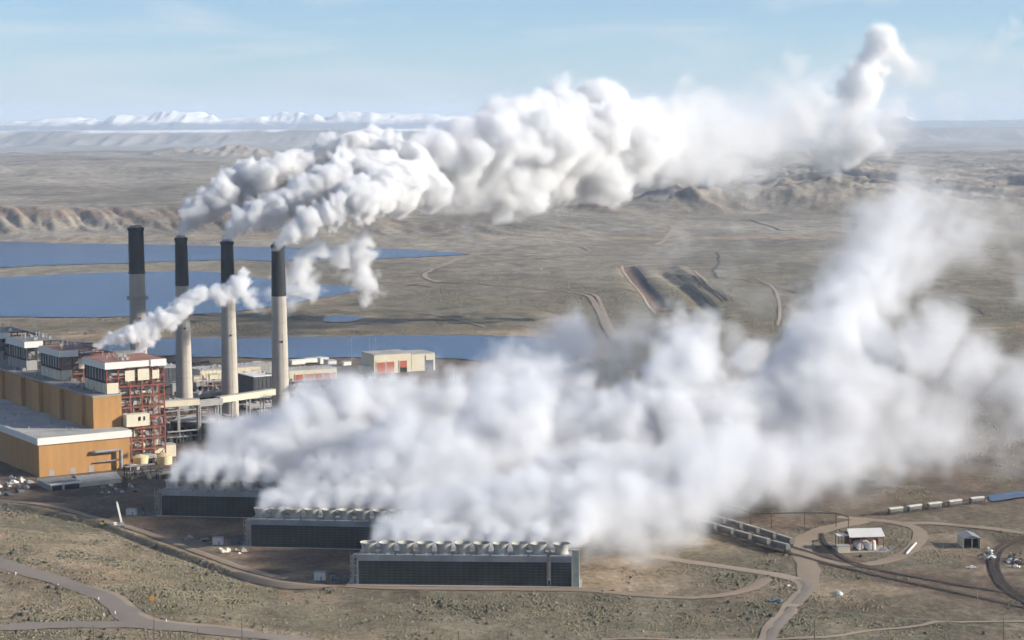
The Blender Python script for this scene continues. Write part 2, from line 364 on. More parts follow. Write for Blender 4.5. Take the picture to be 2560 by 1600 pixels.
#@@SETTING
# ------------------------------------------------------------------ the setting: ground, water, hills
def build_ground():
    rows = [-4000, -1500, -400, 200, 420] + list(np.arange(520, 1480, 2.6))
    y = 1482.
    while y < 76000: rows.append(y); y *= 1.0047
    rows = np.array(rows)
    u = np.concatenate([np.linspace(-1.3, -.33, 22)[:-1], np.linspace(-.33, .33, 600), np.linspace(.33, 1.3, 22)[1:]])
    Y = np.repeat(rows[:, None], len(u), 1); X = u[None, :] * np.maximum(Y, 520)
    Z = HGT(X, Y); Z = np.where(Y < 520, np.minimum(Z, 10), Z)
    nr, nc = Y.shape
    co = np.stack([X, Y, Z], -1).reshape(-1, 3).astype(np.float32)
    me = bpy.data.meshes.new('ground'); me.vertices.add(nr * nc); me.vertices.foreach_set('co', co.ravel())
    i = np.arange((nr - 1) * nc).reshape(nr - 1, nc)[:, :-1].ravel()
    q = np.stack([i, i + 1, i + nc + 1, i + nc], -1).astype(np.int32)
    me.loops.add(q.size); me.loops.foreach_set('vertex_index', q.ravel()); me.polygons.add(len(q))
    me.polygons.foreach_set('loop_start', (np.arange(len(q)) * 4).astype(np.int32)); me.update(calc_edges=True)
    me.polygons.foreach_set('use_smooth', np.ones(len(q), bool))
    P = pxl(X, Y); e = np.interp(X, EDX, EDY) - Y
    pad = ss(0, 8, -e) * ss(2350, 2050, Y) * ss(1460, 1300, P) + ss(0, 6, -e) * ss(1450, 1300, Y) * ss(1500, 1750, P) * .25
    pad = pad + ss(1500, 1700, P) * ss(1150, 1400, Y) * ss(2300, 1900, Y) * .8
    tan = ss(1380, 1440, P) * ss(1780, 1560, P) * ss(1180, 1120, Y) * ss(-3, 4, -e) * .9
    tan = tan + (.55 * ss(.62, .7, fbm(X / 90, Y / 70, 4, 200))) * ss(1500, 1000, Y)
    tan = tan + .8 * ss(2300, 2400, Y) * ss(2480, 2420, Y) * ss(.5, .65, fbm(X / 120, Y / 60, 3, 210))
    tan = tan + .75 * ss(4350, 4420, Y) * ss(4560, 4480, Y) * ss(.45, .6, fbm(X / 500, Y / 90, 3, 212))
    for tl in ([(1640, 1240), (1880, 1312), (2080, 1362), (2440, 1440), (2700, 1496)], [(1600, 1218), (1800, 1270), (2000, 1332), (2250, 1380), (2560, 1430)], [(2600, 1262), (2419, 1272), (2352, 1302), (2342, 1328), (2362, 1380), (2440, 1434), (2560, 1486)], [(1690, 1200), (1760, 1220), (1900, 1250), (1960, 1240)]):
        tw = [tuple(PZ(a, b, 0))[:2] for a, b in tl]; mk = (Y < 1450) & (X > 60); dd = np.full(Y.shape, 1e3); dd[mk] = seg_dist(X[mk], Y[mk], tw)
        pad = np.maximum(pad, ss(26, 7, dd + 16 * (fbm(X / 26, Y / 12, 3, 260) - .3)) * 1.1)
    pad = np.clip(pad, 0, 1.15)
    for k, pts in LK.items():
        if k != 'canal':
            mk = (Y > 1900) & (Y < 4900); dd = np.full(Y.shape, 1e3); dd[mk] = seg_dist(X[mk], Y[mk], pts[::3], True); tan = np.maximum(tan, .8 * ss(42, 10, dd + 18 * (fbm(X / 60, Y / 60, 2, 270) - .5)) * (1 - pad))
    gz = np.gradient(Z, axis=0) / np.maximum(np.gradient(Y, axis=0), 1e-3)
    gx = np.gradient(Z, axis=1) / np.maximum(np.gradient(X, axis=1), 1e-3)
    slope = np.sqrt(gz ** 2 + gx ** 2)
    hp_ = np.interp(P, [-600, 0, 450, 900, 1250, 1450, 1620, 1720], [66, 64, 58, 33, 27, 15, 14, 14])
    red = ss(.12, .3, slope) * ss(4000, 4300, Y) * ss(9000, 6000, Y) * (1 - .85 * ss(1480, 1600, P)) * (.12 + .55 * ss(.6, .9, Z / hp_))
    red = red + .6 * ss(.63, .70, fbm(X / 55, Y / 75, 4, 230)) * ss(1400, 1150, Y) * ss(900, 500, P)
    sage = np.clip(1 - pad, 0, 1)
    farm = ss(2000, 4800, Y)
    mesa = ss(26000, 30000, Y)
    snow = mesa * ss(196, 210, Z + 22 * (fbm(X / 500, Y / 900, 3, 244) - .5)) * ss(.36, .46, fbm(X / 1800, X / 1800, 3, 240)) * ss(1700, 1200, P)
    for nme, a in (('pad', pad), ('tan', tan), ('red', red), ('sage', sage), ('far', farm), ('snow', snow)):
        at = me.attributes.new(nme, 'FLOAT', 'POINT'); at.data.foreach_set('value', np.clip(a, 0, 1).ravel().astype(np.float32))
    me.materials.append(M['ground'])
    o = bpy.data.objects.new('ground', me); COL.objects.link(o); tag(o, kind='structure')
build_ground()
def polygon(name, pts, z, m, cat=None):
    bm = bmesh.new(); vs = [bm.verts.new((p[0], p[1], z)) for p in pts]
    f = bm.faces.new(vs); bm.normal_update()
    if f.normal.z < 0: f.normal_flip()
    bmesh.ops.triangulate(bm, faces=bm.faces[:])
    me = bpy.data.meshes.new(name); bm.to_mesh(me); bm.free(); me.materials.append(M[m])
    o = bpy.data.objects.new(name, me); COL.objects.link(o); return tag(o, kind='structure')
for k, pts in LK.items(): polygon(k, pts, WZ, 'water')

def mountains():
    nx, ny = 900, 60
    xs = np.linspace(-20000, 20000, nx); ys = np.linspace(42000, 48000, ny)
    X, Y = np.meshgrid(xs, ys); Pm = 1280 + 5000 * X / 42500
    env = np.interp(Pm / K, [-400, 0, 120, 210, 290, 430, 520, 600, 650, 760, 860, 980, 1100, 1300, 1700, 2000, 2150, 2280, 2419, 2900], [620, 560, 680, 640, 880, 860, 640, 680, 900, 900, 880, 760, 620, 470, 420, 420, 640, 430, 440, 520])
    env = 247 + (env - 235) * .55; r = ridge(X / 820, Y / 2400, 5, 300); r2 = fbm(X / 2400, Y / 2400, 3, 310)
    prof = ss(0, .35, (Y - 42000) / 6000) * ss(1, .65, (Y - 42000) / 6000)
    Z = 215 + (env - 215) * prof * (.28 + .98 * r ** 1.5 + .35 * (r2 - .5)) * 1.0
    co = np.stack([X, Y, Z], -1).reshape(-1, 3)
    i = np.arange((ny - 1) * nx).reshape(ny - 1, nx)[:, :-1].ravel(); q = np.stack([i, i + 1, i + nx + 1, i + nx], -1)
    me = bpy.data.meshes.new('mountains'); me.from_pydata(co.tolist(), [], q.tolist()); me.shade_smooth()
    m = bpy.data.materials.new('mountain_rock'); m.use_nodes = True; t = m.node_tree; b = t.nodes['Principled BSDF']; b.inputs['Roughness'].default_value = .95
    g = t.nodes.new('ShaderNodeNewGeometry'); sp = t.nodes.new('ShaderNodeSeparateXYZ'); t.links.new(g.outputs['Position'], sp.inputs[0])
    n = t.nodes.new('ShaderNodeTexNoise'); n.inputs['Scale'].default_value = .0022; n.inputs['Detail'].default_value = 6; t.links.new(g.outputs['Position'], n.inputs['Vector'])
    ad = t.nodes.new('ShaderNodeMath'); ad.operation = 'MULTIPLY_ADD'; t.links.new(n.outputs[0], ad.inputs[0]); ad.inputs[1].default_value = 260; t.links.new(sp.outputs['Z'], ad.inputs[2])
    mr = t.nodes.new('ShaderNodeMapRange'); t.links.new(ad.outputs[0], mr.inputs[0]); mr.inputs[1].default_value = 465; mr.inputs[2].default_value = 570
    mm = t.nodes.new('ShaderNodeMix'); mm.data_type = 'RGBA'; mm.inputs[6].default_value = (.10, .115, .14, 1); mm.inputs[7].default_value = (.90, .87, .80, 1); t.links.new(mr.outputs[0], mm.inputs[0]); t.links.new(mm.outputs[2], b.inputs['Base Color'])
    me.materials.append(m); o = bpy.data.objects.new('mountains', me); COL.objects.link(o); tag(o, kind='structure')
mountains()

def ribbon(name, pts, w, m, lift=.25, kind='structure', wid=None, step=None):
    """a strip draped over the ground along a line seen in the photograph"""
    P = [G(a, b) for a, b in pts]
    Q = []
    for i in range(len(P) - 1):      # Catmull-Rom
        p0 = P[max(i - 1, 0)]; p1 = P[i]; p2 = P[i + 1]; p3 = P[min(i + 2, len(P) - 1)]
        n = max(2, int((p2 - p1).length / (step or max(6, w))))
        n = min(n, 60)
        for k in range(n):
            t = k / n; Q.append(.5 * ((2 * p1) + (p2 - p0) * t + (2 * p0 - 5 * p1 + 4 * p2 - p3) * t * t + (3 * p1 - p0 - 3 * p2 + p3) * t ** 3))
    Q.append(P[-1]); v = []; f = []; nc = 5
    rr = random.Random(len(pts) * 7 + int(w * 10))
    for i, q in enumerate(Q):
        a = Q[max(i - 1, 0)]; b = Q[min(i + 1, len(Q) - 1)]; d = Vector((b.x - a.x, b.y - a.y, 0)).normalized(); nn = Vector((-d.y, d.x, 0))
        ww = w * (1 + rr.uniform(-.08, .08))
        for j in range(nc):
            s = (j / (nc - 1) - .5) * ww * (1 + (rr.uniform(-.13, .13) if j in (0, nc - 1) else 0)); v.append((q.x + nn.x * s, q.y + nn.y * s))
    a = np.array(v); z = HGT(a[:, 0], a[:, 1]) + lift + np.tile(np.array([-.12, 0, .03, 0, -.12]), len(Q))
    for i in range(len(Q) - 1):
        for j in range(nc - 1): k = i * nc + j; f.append((k, k + 1, k + nc + 1, k + nc))
    me = bpy.data.meshes.new(name); me.from_pydata([(p[0], p[1], zz) for p, zz in zip(v, z)], [], f); me.materials.append(M[m]); me.shade_smooth()
    o = bpy.data.objects.new(name, me); COL.objects.link(o); tag(o, kind=kind); return o, Q

ribbon('road', [(-120, 1300), (0, 1330), (50, 1347), (125, 1369), (200, 1394), (250, 1412), (287, 1436), (315, 1462), (345, 1478)], 13.5, 'road', .42)
ribbon('road', [(-200, 1490), (0, 1484), (120, 1479), (250, 1476), (345, 1477), (450, 1487), (560, 1499), (680, 1511), (850, 1530)], 13, 'road', .48)
ribbon('road_shoulder', [(200, 1385), (262, 1402), (305, 1430), (335, 1455), (380, 1468), (480, 1478), (600, 1492)], 5, 'dirt_pale', .36)
ribbon('road', [(1790, 1560), (1815, 1500), (1852, 1455), (1880, 1420), (1902, 1398), (1898, 1378), (1860, 1364), (1790, 1352), (1700, 1338), (1610, 1326), (1520, 1312)], 9, 'dirt_pale', .42)
ribbon('road_surface', [(1800, 1560), (1825, 1500), (1860, 1455), (1888, 1420), (1907, 1396), (1905, 1380), (1890, 1370)], 5.5, 'road', .62)
ribbon('road', [(1905, 1400), (1912, 1370), (1908, 1335), (1893, 1302), (1895, 1280), (1922, 1262), (1958, 1248), (2010, 1236), (2060, 1226)], 12, 'dirt_road', .36)
ribbon('road', [(1893, 1306), (1925, 1322), (1985, 1333), (2050, 1334), (2110, 1322), (2150, 1300), (2176, 1268), (2160, 1247), (2105, 1234), (2040, 1228), (1980, 1222)], 9, 'dirt_road', .47)
ribbon('road', [(2120, 1238), (2200, 1237), (2270, 1243), (2350, 1251), (2430, 1262), (2560, 1280)], 8, 'dirt_road', .52)
ribbon('road', [(560, 1352), (640, 1374), (720, 1384), (850, 1389), (1000, 1391), (1200, 1393), (1390, 1396), (1500, 1406), (1600, 1413), (1700, 1408), (1775, 1390), (1812, 1368)], 7, 'dirt_road', .5)
ribbon('path', [(1420, 1512), (1200 + 700, 1508), (2060, 1490), (2180, 1478), (2300, 1470), (2480, 1468)], 3, 'dirt_pale', .5)
ribbon('road', [(-80, 1178), (60, 1188), (140, 1200), (230, 1226), (330, 1254), (450, 1298), (560, 1338), (650, 1364)], 6, 'dirt_road', .45)
# roads on the plain beyond the plant
R0_ = random.Random(5)
far_roads = [
 ([(1100, 560), (1220, 556), (1330, 566), (1420, 570), (1500, 562)], 7, 'dirt_pale'), ([(1060, 650), (1180, 648), (1300, 652), (1440, 650)], 4, 'dirt_pale'), ([(1120, 722), (1240, 728), (1340, 742), (1420, 760)], 4, 'dirt_pale'),
 ([(1860, 600), (1960, 590), (2050, 596)], 6, 'dirt_pale'), ([(1500, 520), (1640, 524), (1800, 516), (1980, 518), (2150, 530)], 10, 'dirt_pale'), ([(2180, 610), (2300, 622), (2440, 616)], 6, 'dirt_pale'), ([(60, 420), (200, 424), (360, 418), (500, 428)], 16, 'dirt_pale'), ([(0, 455), (120, 460), (300, 452), (440, 458)], 14, 'dirt_road'),
 ([(700, 735), (820, 728), (960, 735), (1080, 756), (1150, 775)], 4, 'dirt_pale'), ([(870, 650), (930, 632), (1000, 628)], 5, 'dirt_pale'),
 ([(640, 733), (742, 711), (830, 691), (920, 678), (990, 669), (1040, 667)], 9, 'dirt_pale'),
 ([(1040, 668), (1012, 660), (1003, 650), (1020, 638), (1060, 622), (1130, 602), (1230, 584), (1300, 579), (1370, 584), (1392, 592), (1360, 600), (1250, 612), (1130, 618), (1060, 626)], 11, 'dirt_pale'),
 ([(1040, 667), (1160, 673), (1290, 685), (1360, 692), (1395, 704), (1412, 730), (1432, 775), (1450, 805)], 12, 'dirt_road'),
 ([(1375, 690), (1408, 700), (1424, 730), (1444, 775), (1462, 805)], 7, 'dirt_pale'),
 ([(1040, 632), (1160, 633), (1280, 634), (1380, 636), (1475, 638)], 6, 'dirt_road'),
 ([(980, 788), (1080, 790), (1180, 794), (1280, 802), (1370, 816)], 6, 'dirt_pale'),
 ([(1550, 580), (1575, 560), (1590, 540), (1570, 525), (1500, 512), (1400, 508), (1250, 505)], 16, 'dirt_pale'),
 ([(1392, 592), (1450, 588), (1520, 582), (1600, 578)], 8, 'dirt_pale'),
 ([(1790, 660), (1822, 676), (1838, 705), (1842, 740), (1836, 770)], 6, 'dirt_pale'),
 ([(1640, 640), (1680, 680), (1712, 712)], 7, 'dirt_pale'),
 ([(640, 760), (700, 745), (760, 730), (860, 712), (960, 695)], 6, 'dirt_road'),
 ([(280, 487), (340, 482), (420, 478), (470, 476)], 40, 'dirt_pale'),
 ([(2160, 470), (2260, 460), (2350, 452), (2440, 449)], 26, 'dirt_pale'),
 ([(2050, 660), (2150, 655), (2280, 662), (2419, 658)], 7, 'dirt_pale'),
]
for p, w, m in far_roads: ribbon('dirt_road', p, w * .72, m, 1.0)
for p, w in (([(1690, 596), (1700, 612), (1684, 640), (1700, 656), (1760, 664), (1820, 676), (1880, 690), (1960, 700)], 9), ([(1770, 520), (1800, 528), (1845, 545), (1900, 550)], 14), ([(2170, 700), (2260, 712), (2310, 730), (2330, 750)], 7), ([(960, 672), (1000, 676), (1040, 680)], 7), ([(2200, 800), (2260, 815), (2320, 830), (2400, 838)], 5)):
    ribbon('creek', [(a + R0_.uniform(-5, 5), b + R0_.uniform(-1.6, 1.6)) for a, b in sum([[p[i], ((p[i][0] * 2 + p[i + 1][0]) / 3, (p[i][1] * 2 + p[i + 1][1]) / 3), ((p[i][0] + 2 * p[i + 1][0]) / 3, (p[i][1] + 2 * p[i + 1][1]) / 3)] for i in range(len(p) - 1)], [])], w * .5, 'creek', .8)

for p, w, m in (([(1472, 632), (1484, 655), (1508, 690), (1530, 722), (1545, 740)], 5, 'dirt_pale'), ([(1484, 630), (1496, 650), (1516, 682), (1545, 720), (1560, 738)], 15, 'pit'), ([(1496, 629), (1512, 652), (1530, 680), (1556, 704), (1586, 738)], 8, 'creek'), ([(1600, 650), (1622, 660), (1640, 684), (1668, 700), (1690, 728)], 9, 'creek'), ([(1636, 652), (1656, 670), (1690, 690), (1716, 712)], 5, 'creek')):
    ribbon('ditch', [(a + R0_.uniform(-3, 3), b + R0_.uniform(-1, 1)) for a, b in p], w, m, 1.3)

# railway tracks: ballast, rails and sleepers
def track(pts, label=None):
    o, Q = ribbon('railway_track', pts, 3.6, 'ballast', .55, step=5)
    r = MB(); s = MB()
    qs = []
    for i, q in enumerate(Q):
        a = Q[max(i - 1, 0)]; b = Q[min(i + 1, len(Q) - 1)]; d = Vector((b.x - a.x, b.y - a.y, 0)).normalized()
        z = float(HGT(np.array([q.x]), np.array([q.y]))[0]) + .78; qs.append((Vector((q.x, q.y, z)), Vector((-d.y, d.x, 0)), d))
    for sg in (-.75, .75):
        r.path([c + n * sg for c, n, d in qs], .07, 4)
    r.build('rail', 'rust', o)
    for (c, n, d), (c2, n2, d2) in zip(qs[:-1], qs[1:]):
        m_ = max(1, int((c2 - c).length / 1.2))
        for k in range(m_):
            p = c.lerp(c2, k / m_); s.bar(p - n * 1.25 - Vector((0, 0, .14)), p + n * 1.25 - Vector((0, 0, .14)), .13, 4)
    s.build('sleeper', 'ballast', o)
    return qs
loop1 = [(2560, 1258), (2480, 1262), (2419, 1270), (2380, 1282), (2352, 1302), (2342, 1328), (2345, 1352), (2362, 1380), (2392, 1406), (2440, 1434), (2520, 1470)]
TR = [track([(1600, 1232), (1690, 1258), (1780, 1284), (1880, 1312), (1960, 1334), (2080, 1362), (2200, 1388), (2320, 1414), (2440, 1440), (2560, 1466)])]
TR.append(track([(1640, 1225), (1710, 1244), (1800, 1270), (1900, 1302), (2000, 1332), (2120, 1356), (2250, 1380), (2400, 1404), (2560, 1430)]))
track(loop1); track([(a + (9 if b < 1300 else 14), b + (7 if b < 1300 else 0)) for a, b in loop1[1:]])
track([(1940, 1262), (1946, 1280), (1962, 1298), (1985, 1314), (2015, 1330), (2060, 1342)])
track([(2040, 1218), (2100, 1208), (2180, 1196), (2260, 1186), (2340, 1176), (2419, 1166)])
#@@PLANT
# ------------------------------------------------------------------ the power plant
YAW = math.radians(32.5); PO = Vector((-339, 1412, 0))
CU = Vector((math.cos(YAW), math.sin(YAW), 0)); CV = Vector((-math.sin(YAW), math.cos(YAW), 0))
def PL(u, v, z=0): return PO + CU * u + CV * v + Vector((0, 0, z))
def UV(xd, yd, z=0):
    d = PZ(xd, yd, z) - PO; return d.dot(CU), d.dot(CV)
R = random.Random(11)

def hall():
    t = thing('turbine_hall', 'long low orange building with a wide white roof band at the left', 'industrial hall', PL(0, 0), YAW)
    MB().box(1.2, 70, 1.2, 330, 0, 24).build('wall', 'orange', t)
    MB().box(0, 71.2, 0, 331, 23.2, 28.2).build('roof_band', 'white', t)
    MB().box(1, 70.2, 1, 330, 28.2, 28.35).build('roof', 'roof_pale', t)
    r = MB()
    for i in range(26):
        x, y = R.uniform(3, 46), R.uniform(3, 200); h = R.uniform(.8, 2.2); r.lathe([(.35, 0), (.35, h), (.6, h + .1), (.6, h + .5)], 8, (x, y, 28.35))
    r.each('roof_vent', 'grey_metal', t)
    p = MB()
    p.lathe([(1.3, 0), (1.3, 14.5)], 12, (61.5, -2.2, 0)); p.build('duct_riser', 'grey_metal', t)
    p = MB(); p.bar((60.5, -1.6, 14.8), (42, -1.6, 14.8), 1.1, 10); p.bar((42, -1.6, 14.8), (40.5, -.3, 14.6), 1.2, 10); p.build('duct', 'grey_metal', t)
    p = MB(); p.bar((60.5, -.9, 7.4), (43, -.9, 7.4), .5, 8); p.build('pipe', 'grey_metal', t)
    d = MB()
    for x in (8, 24, 38): d.box(x, x + 4, 1.05, 1.25, .1, 4.5)
    d.each('roller_door', 'grey_panel', t)
hall()
def bay():
    t = thing('bunker_bay_building', 'taller orange block rising behind the low hall roof, its long side stepped', 'industrial building', PL(50, 21), YAW)
    MB().box(0, 22, 0, 310, 0, 51.5).build('wall', 'orange', t)
    b = MB()
    for k, (a, c, dpt) in enumerate([(18, 36, 2.2), (62, 80, 3.2), (108, 126, 3.2), (150, 170, 3.2), (200, 220, 3)]): b.box(-dpt, -.02, a, c, .1, 51 - .3 * (k % 2))
    b.each('pier', 'orange', t)
    MB().box(-.5, 22.4, -.4, 310.4, 51.5, 52.6).build('parapet', 'grey_panel', t)
    MB().box(.3, 21.8, .4, 309, 52.6, 52.75).build('roof', 'roof_grey', t)
    r = MB()
    for i in range(18):
        x, y = R.uniform(2, 20), R.uniform(3, 200); s = R.uniform(.8, 2.4); r.box(x, x + s, y, y + s * 1.3, 52.75, 52.75 + R.uniform(1, 3))
    r.each('roof_unit', 'grey_metal', t)
bay()

def boiler(v0, label, red=True, full=True):
    """steel framed boiler house with a boxed white top storey"""
    t = thing('boiler_house', label, 'boiler house', PL(63, v0), YAW, 'boiler houses in a row behind the orange building')
    W, Dp, Hh = 45, 44, 76
    fr = 'steel_red' if red else 'steel_dark'
    cols = [0, 9, 18, 27, 36, W]; lev = [0, 9, 17, 25, 33, 41, 49, 57, 64, 71]
    m = MB()
    for x in cols:
        for y in (0, 11, 22, 33, Dp):
            if 0 < x < W and 0 < y < Dp and (x not in (18, 27)): continue
            m.box(x - .45, x + .45, y - .45, y + .45, 0, 71)
    for z in lev[1:]:
        for y in (0, 11, Dp): m.box(0, W, y - .35, y + .35, z - .5, z + .4)
        for x in (0, W): m.box(x - .3, x + .3, 0, Dp, z - .5, z + .4)
    for k, z in enumerate(lev[:-1]):
        for i, x in enumerate(cols[:-1]):
            if R.random() < .5: a, b = (x, z), (cols[i + 1], lev[k + 1])
            else: a, b = (cols[i + 1], z), (x, lev[k + 1])
            if R.random() < .75: m.bar((a[0], -.1, a[1]), (b[0], -.1, b[1]), .28, 4)
        if R.random() < .8: m.bar((W + .1, 0, z), (W + .1, 11, lev[k + 1]), .28, 4); m.bar((W + .1, 22, z), (W + .1, 33, lev[k + 1]), .28, 4)
    m.build('steel_frame', fr, t)
    g = MB()
    for z in lev[1:]:
        g.box(10, W - 1, .6, 5, z + .5, z + .7); g.box(W - 4, W - .6, 5, Dp - 1, z + .5, z + .7)
        for x in range(10, W - 1, 3): g.bar((x, .7, z + .7), (x, .7, z + 1.8), .09, 4)
        g.bar((10, .7, z + 1.8), (W - 1, .7, z + 1.8), .1, 4)
    g.build('walkway', 'rust' if red else 'steel_dark', t)
    c = MB(); c.box(12, 35, 6, 40, 2, 69); c.box(35.6, 43.5, 9, 38, 2, 56); c.box(1.5, 11.9, 5, 42, 0, 70); c.box(36, 42, 3, 8.9, 20, 30); c.build('boiler_casing', 'grey_panel', t)
    d = MB()
    for i in range(90):
        x, z = R.uniform(9, W - 2), R.choice(lev[:-1]) + R.uniform(.6, 3); s = R.uniform(.7, 3.6); hgt = R.uniform(.6, 3.8); y = R.uniform(1, 6)
        d.box(x, min(W - .6, x + s), y, y + R.uniform(.8, 3), z, z + hgt)
    d.each('ductwork', 'grey_panel', t, cap=90)
    d = MB()
    for i in range(34):
        x, z = R.uniform(10, W - 8), R.uniform(4, 64); d.bar((x, R.uniform(1.2, 5), z), (x + R.uniform(4, 8), R.uniform(1.2, 5), z + R.choice((0, 0, 3, -3))), R.uniform(.3, .7), 8)
        x = R.uniform(10, W - 2); z = R.uniform(3, 48); y = R.uniform(1.2, 6); d.bar((x, y, z), (x, y, z + R.uniform(6, 15)), R.uniform(.25, .7), 8)
    d.build('pipework', 'cream', t)
    # panelled lower wall on the bay side, darker glazed band above
    w = MB()
    for k in range(5): w.box(-.9, -.5, k * 8.9 + .3, k * 8.9 + 8.2, 40, 60)
    w.box(-.4, 8.6, -.9, -.5, 44, 60.5); w.each('wall_panel', 'cream' if red else 'grey_panel', t)
    w = MB(); w.box(-.45, -.2, 0, Dp, 60.5, 71); w.build('dark_band', 'dark_opening', t)
    w = MB()
    for k in range(7): w.box(-.85, -.5, 2 + k * 6, 3.6 + k * 6 + R.uniform(0, 1), 62, 70)
    w.each('shaded_panel', 'grey_panel', t)  # grey puts the shade of this side into the panel colour
    if red:
        w = MB(); w.box(14, 21.5, -.95, -.55, 61, 69); w.box(24, 33, -.95, -.55, 61, 69.5); w.box(35.5, 41, -.95, -.55, 61.5, 68); w.each('upper_panel', 'cream', t)
    # white boxed top
    f = MB(); f.box(-2, 13.5, -2, Dp + 1, 71, 76)
    if full: f.box(13.51, 33, -1.2, Dp + .6, 71.3, 75.8); f.box(34, W + 1.5, -2, 20, 71, 76)
    f.build('roof_band', 'white', t)
    MB().box(-1.4, (W + .9) if full else 30, -1, Dp, 76, 76.25).build('roof', 'roof_red' if red else 'roof_grey', t)
    if full: MB().prism([(-1, 71.2), (8, 75.9), (-1, 75.9)], 33.02, 33.98).build('roof_notch', 'white', t)
    v = MB()
    for i in range(12):
        x, y = R.uniform(2, 26), R.uniform(6, 40); v.lathe([(.4, 0), (.4, R.uniform(2, 5))], 8, (x, y, 76.25))
    for i in range(5):
        x, y = R.uniform(2, 26), R.uniform(4, 36); v.box(x, x + 2.2, y, y + 2.2, 76.25, 78.2)
    v.each('roof_vent', 'grey_metal', t)
    return t
boiler(26, 'nearest boiler house, open red steel frame full of ducts under a white boxed top')
boiler(97 + 26, 'second boiler house with a reddish roof and a grey shaded side, between two others', True, False)
boiler(178 + 26, 'third boiler house with the wide white roof corner, farther along the orange block', False, False)
boiler(262 + 26, 'farthest boiler house cut off by the left edge of the photo', False, False)

def gallery(u0, v0, L, z0, z1, w, label, m='roof_grey', wall='grey_panel', rz=0, name='conveyor_gallery', legs=True):
    t = thing(name, label, 'conveyor gallery', PL(u0, v0), YAW + rz, 'enclosed conveyor galleries')
    MB().box(0, L, 0, w, z0, z1).build('wall', wall, t); MB().box(-.4, L + .4, -.4, w + .4, z1, z1 + .8).build('roof', m, t)
    if legs:
        l = MB()
        for k in range(int(L // 14) + 1):
            x = min(L - 1, 1 + k * 14); l.box(x - .4, x + .4, .3, .9, 0, z0); l.box(x - .4, x + .4, w - .9, w - .3, 0, z0); l.bar((x, .6, z0 * .1), (x, w - .6, z0 * .9), .25, 4)
        l.each('leg', 'steel_red', t)
    return t
gallery(78, 150, 66, 62, 68, 9, 'dark roofed gallery leading right from the second boiler house')
gallery(78, 232, 60, 62, 68, 9, 'dark roofed gallery behind the third boiler house roof')

def block(name, label, cat, xd, yd, w, d, h, wall, roof, rz=None, group=None, rim=None, z=0):
    """flat roofed box building whose near left foot is seen at xd, yd"""
    p = G(xd, yd) if z == 0 else PZ(xd, yd, z); t = thing(name, label, cat, (p.x, p.y, z), YAW if rz is None else rz, group)
    MB().box(0, w, 0, d, -1, h).build('wall', wall, t)
    MB().box(-.25, w + .25, -.25, d + .25, h, h + (rim or .5)).build('roof', roof, t)
    return t
t = block('annex_building', 'tall plain cream annex between the low orange hall and the red steel frame', 'building', 315, 1078, 16, 22, 25, 'cream', 'roof_pale')
m = MB(); m.box(3, 5.5, -.2, -.02, 16, 20); m.box(8, 10, -.2, -.02, 16, 20); m.each('louvre_panel', 'grey_panel', t)
t = block('annex_building', 'low cream annex at the foot of the red steel frame', 'building', 352, 1084, 22, 10, 9, 'cream', 'roof_pale')
t = thing('filter_block', 'cream box with dark openings on the roof beside the tall orange block', 'building', PL(73, 14, 28.4), YAW)
MB().box(0, 18, 0, 8, 0, 9).build('wall', 'cream', t); m = MB(); m.box(9, 11, -.15, -.02, 4, 7); m.box(13, 14.5, -.15, -.02, 4, 7); m.each('opening', 'dark_opening', t)

def tank(xd, yd, r, h, label, cone=True, m='tank_cream'):
    p = G(xd, yd); t = thing('storage_tank', label, 'tank', p, 0, 'cream storage tanks')
    MB().lathe([(r, -1), (r, h)], 28).build('shell', m, t, True)
    MB().lathe([(r + .15, h), (.4, h + r * .32), (.3, h + r * .36)], 28).build('roof', m, t, True)
    l = MB()
    for s in (-.35, .35): l.bar((s + .5, -r - .25, 0), (s + .5, -r - .25, h), .1, 4)
    for k in range(int(h / .6)): l.bar((.15, -r - .25, k * .6), (.85, -r - .25, k * .6), .08, 4)
    l.build('ladder', 'steel_dark', t)
tank(333, 1098, 5.6, 6.2, 'cream storage tank with a conical roof at the corner of the orange hall')
tank(389, 1096, 5.6, 6.4, 'cream storage tank with a conical roof, the farther one to the right')

def lowshed():
    p0 = G(120, 1160); t = thing('workshop', 'low workshop with a brown flat roof and white front edge before the orange hall', 'workshop', p0, YAW)
    MB().box(0, 22, 0, 26, -1, 3.8).build('wall', 'grey_panel', t); MB().box(-.3, 22.3, -.3, 26.3, 3.8, 5).build('roof_band', 'white', t); MB().box(.1, 21.9, .1, 26, 5, 5.1).build('roof', 'roof_grey', t)
    m = MB(); m.box(1, 8, -.15, -.02, 0, 3.2); m.box(10, 20.5, -.15, -.02, 0, 3.2); m.each('opening', 'dark_opening', t)
    p1 = p0 + CU * 22.6 + CV * 3; t = thing('workshop', 'low workshop with a sloping blue grey metal roof joined to the brown roofed one', 'workshop', p1, YAW)
    MB().box(0, 30, 0, 22, -1, 3).build('wall', 'grey_panel', t); MB().prism([(-.3, 3.1), (11, 6.4), (22.3, 3.1), (22.3, 2.9), (11, 5.9), (-.3, 2.9)], -.3, 30.3).build('roof', 'grey_metal', t)
lowshed()

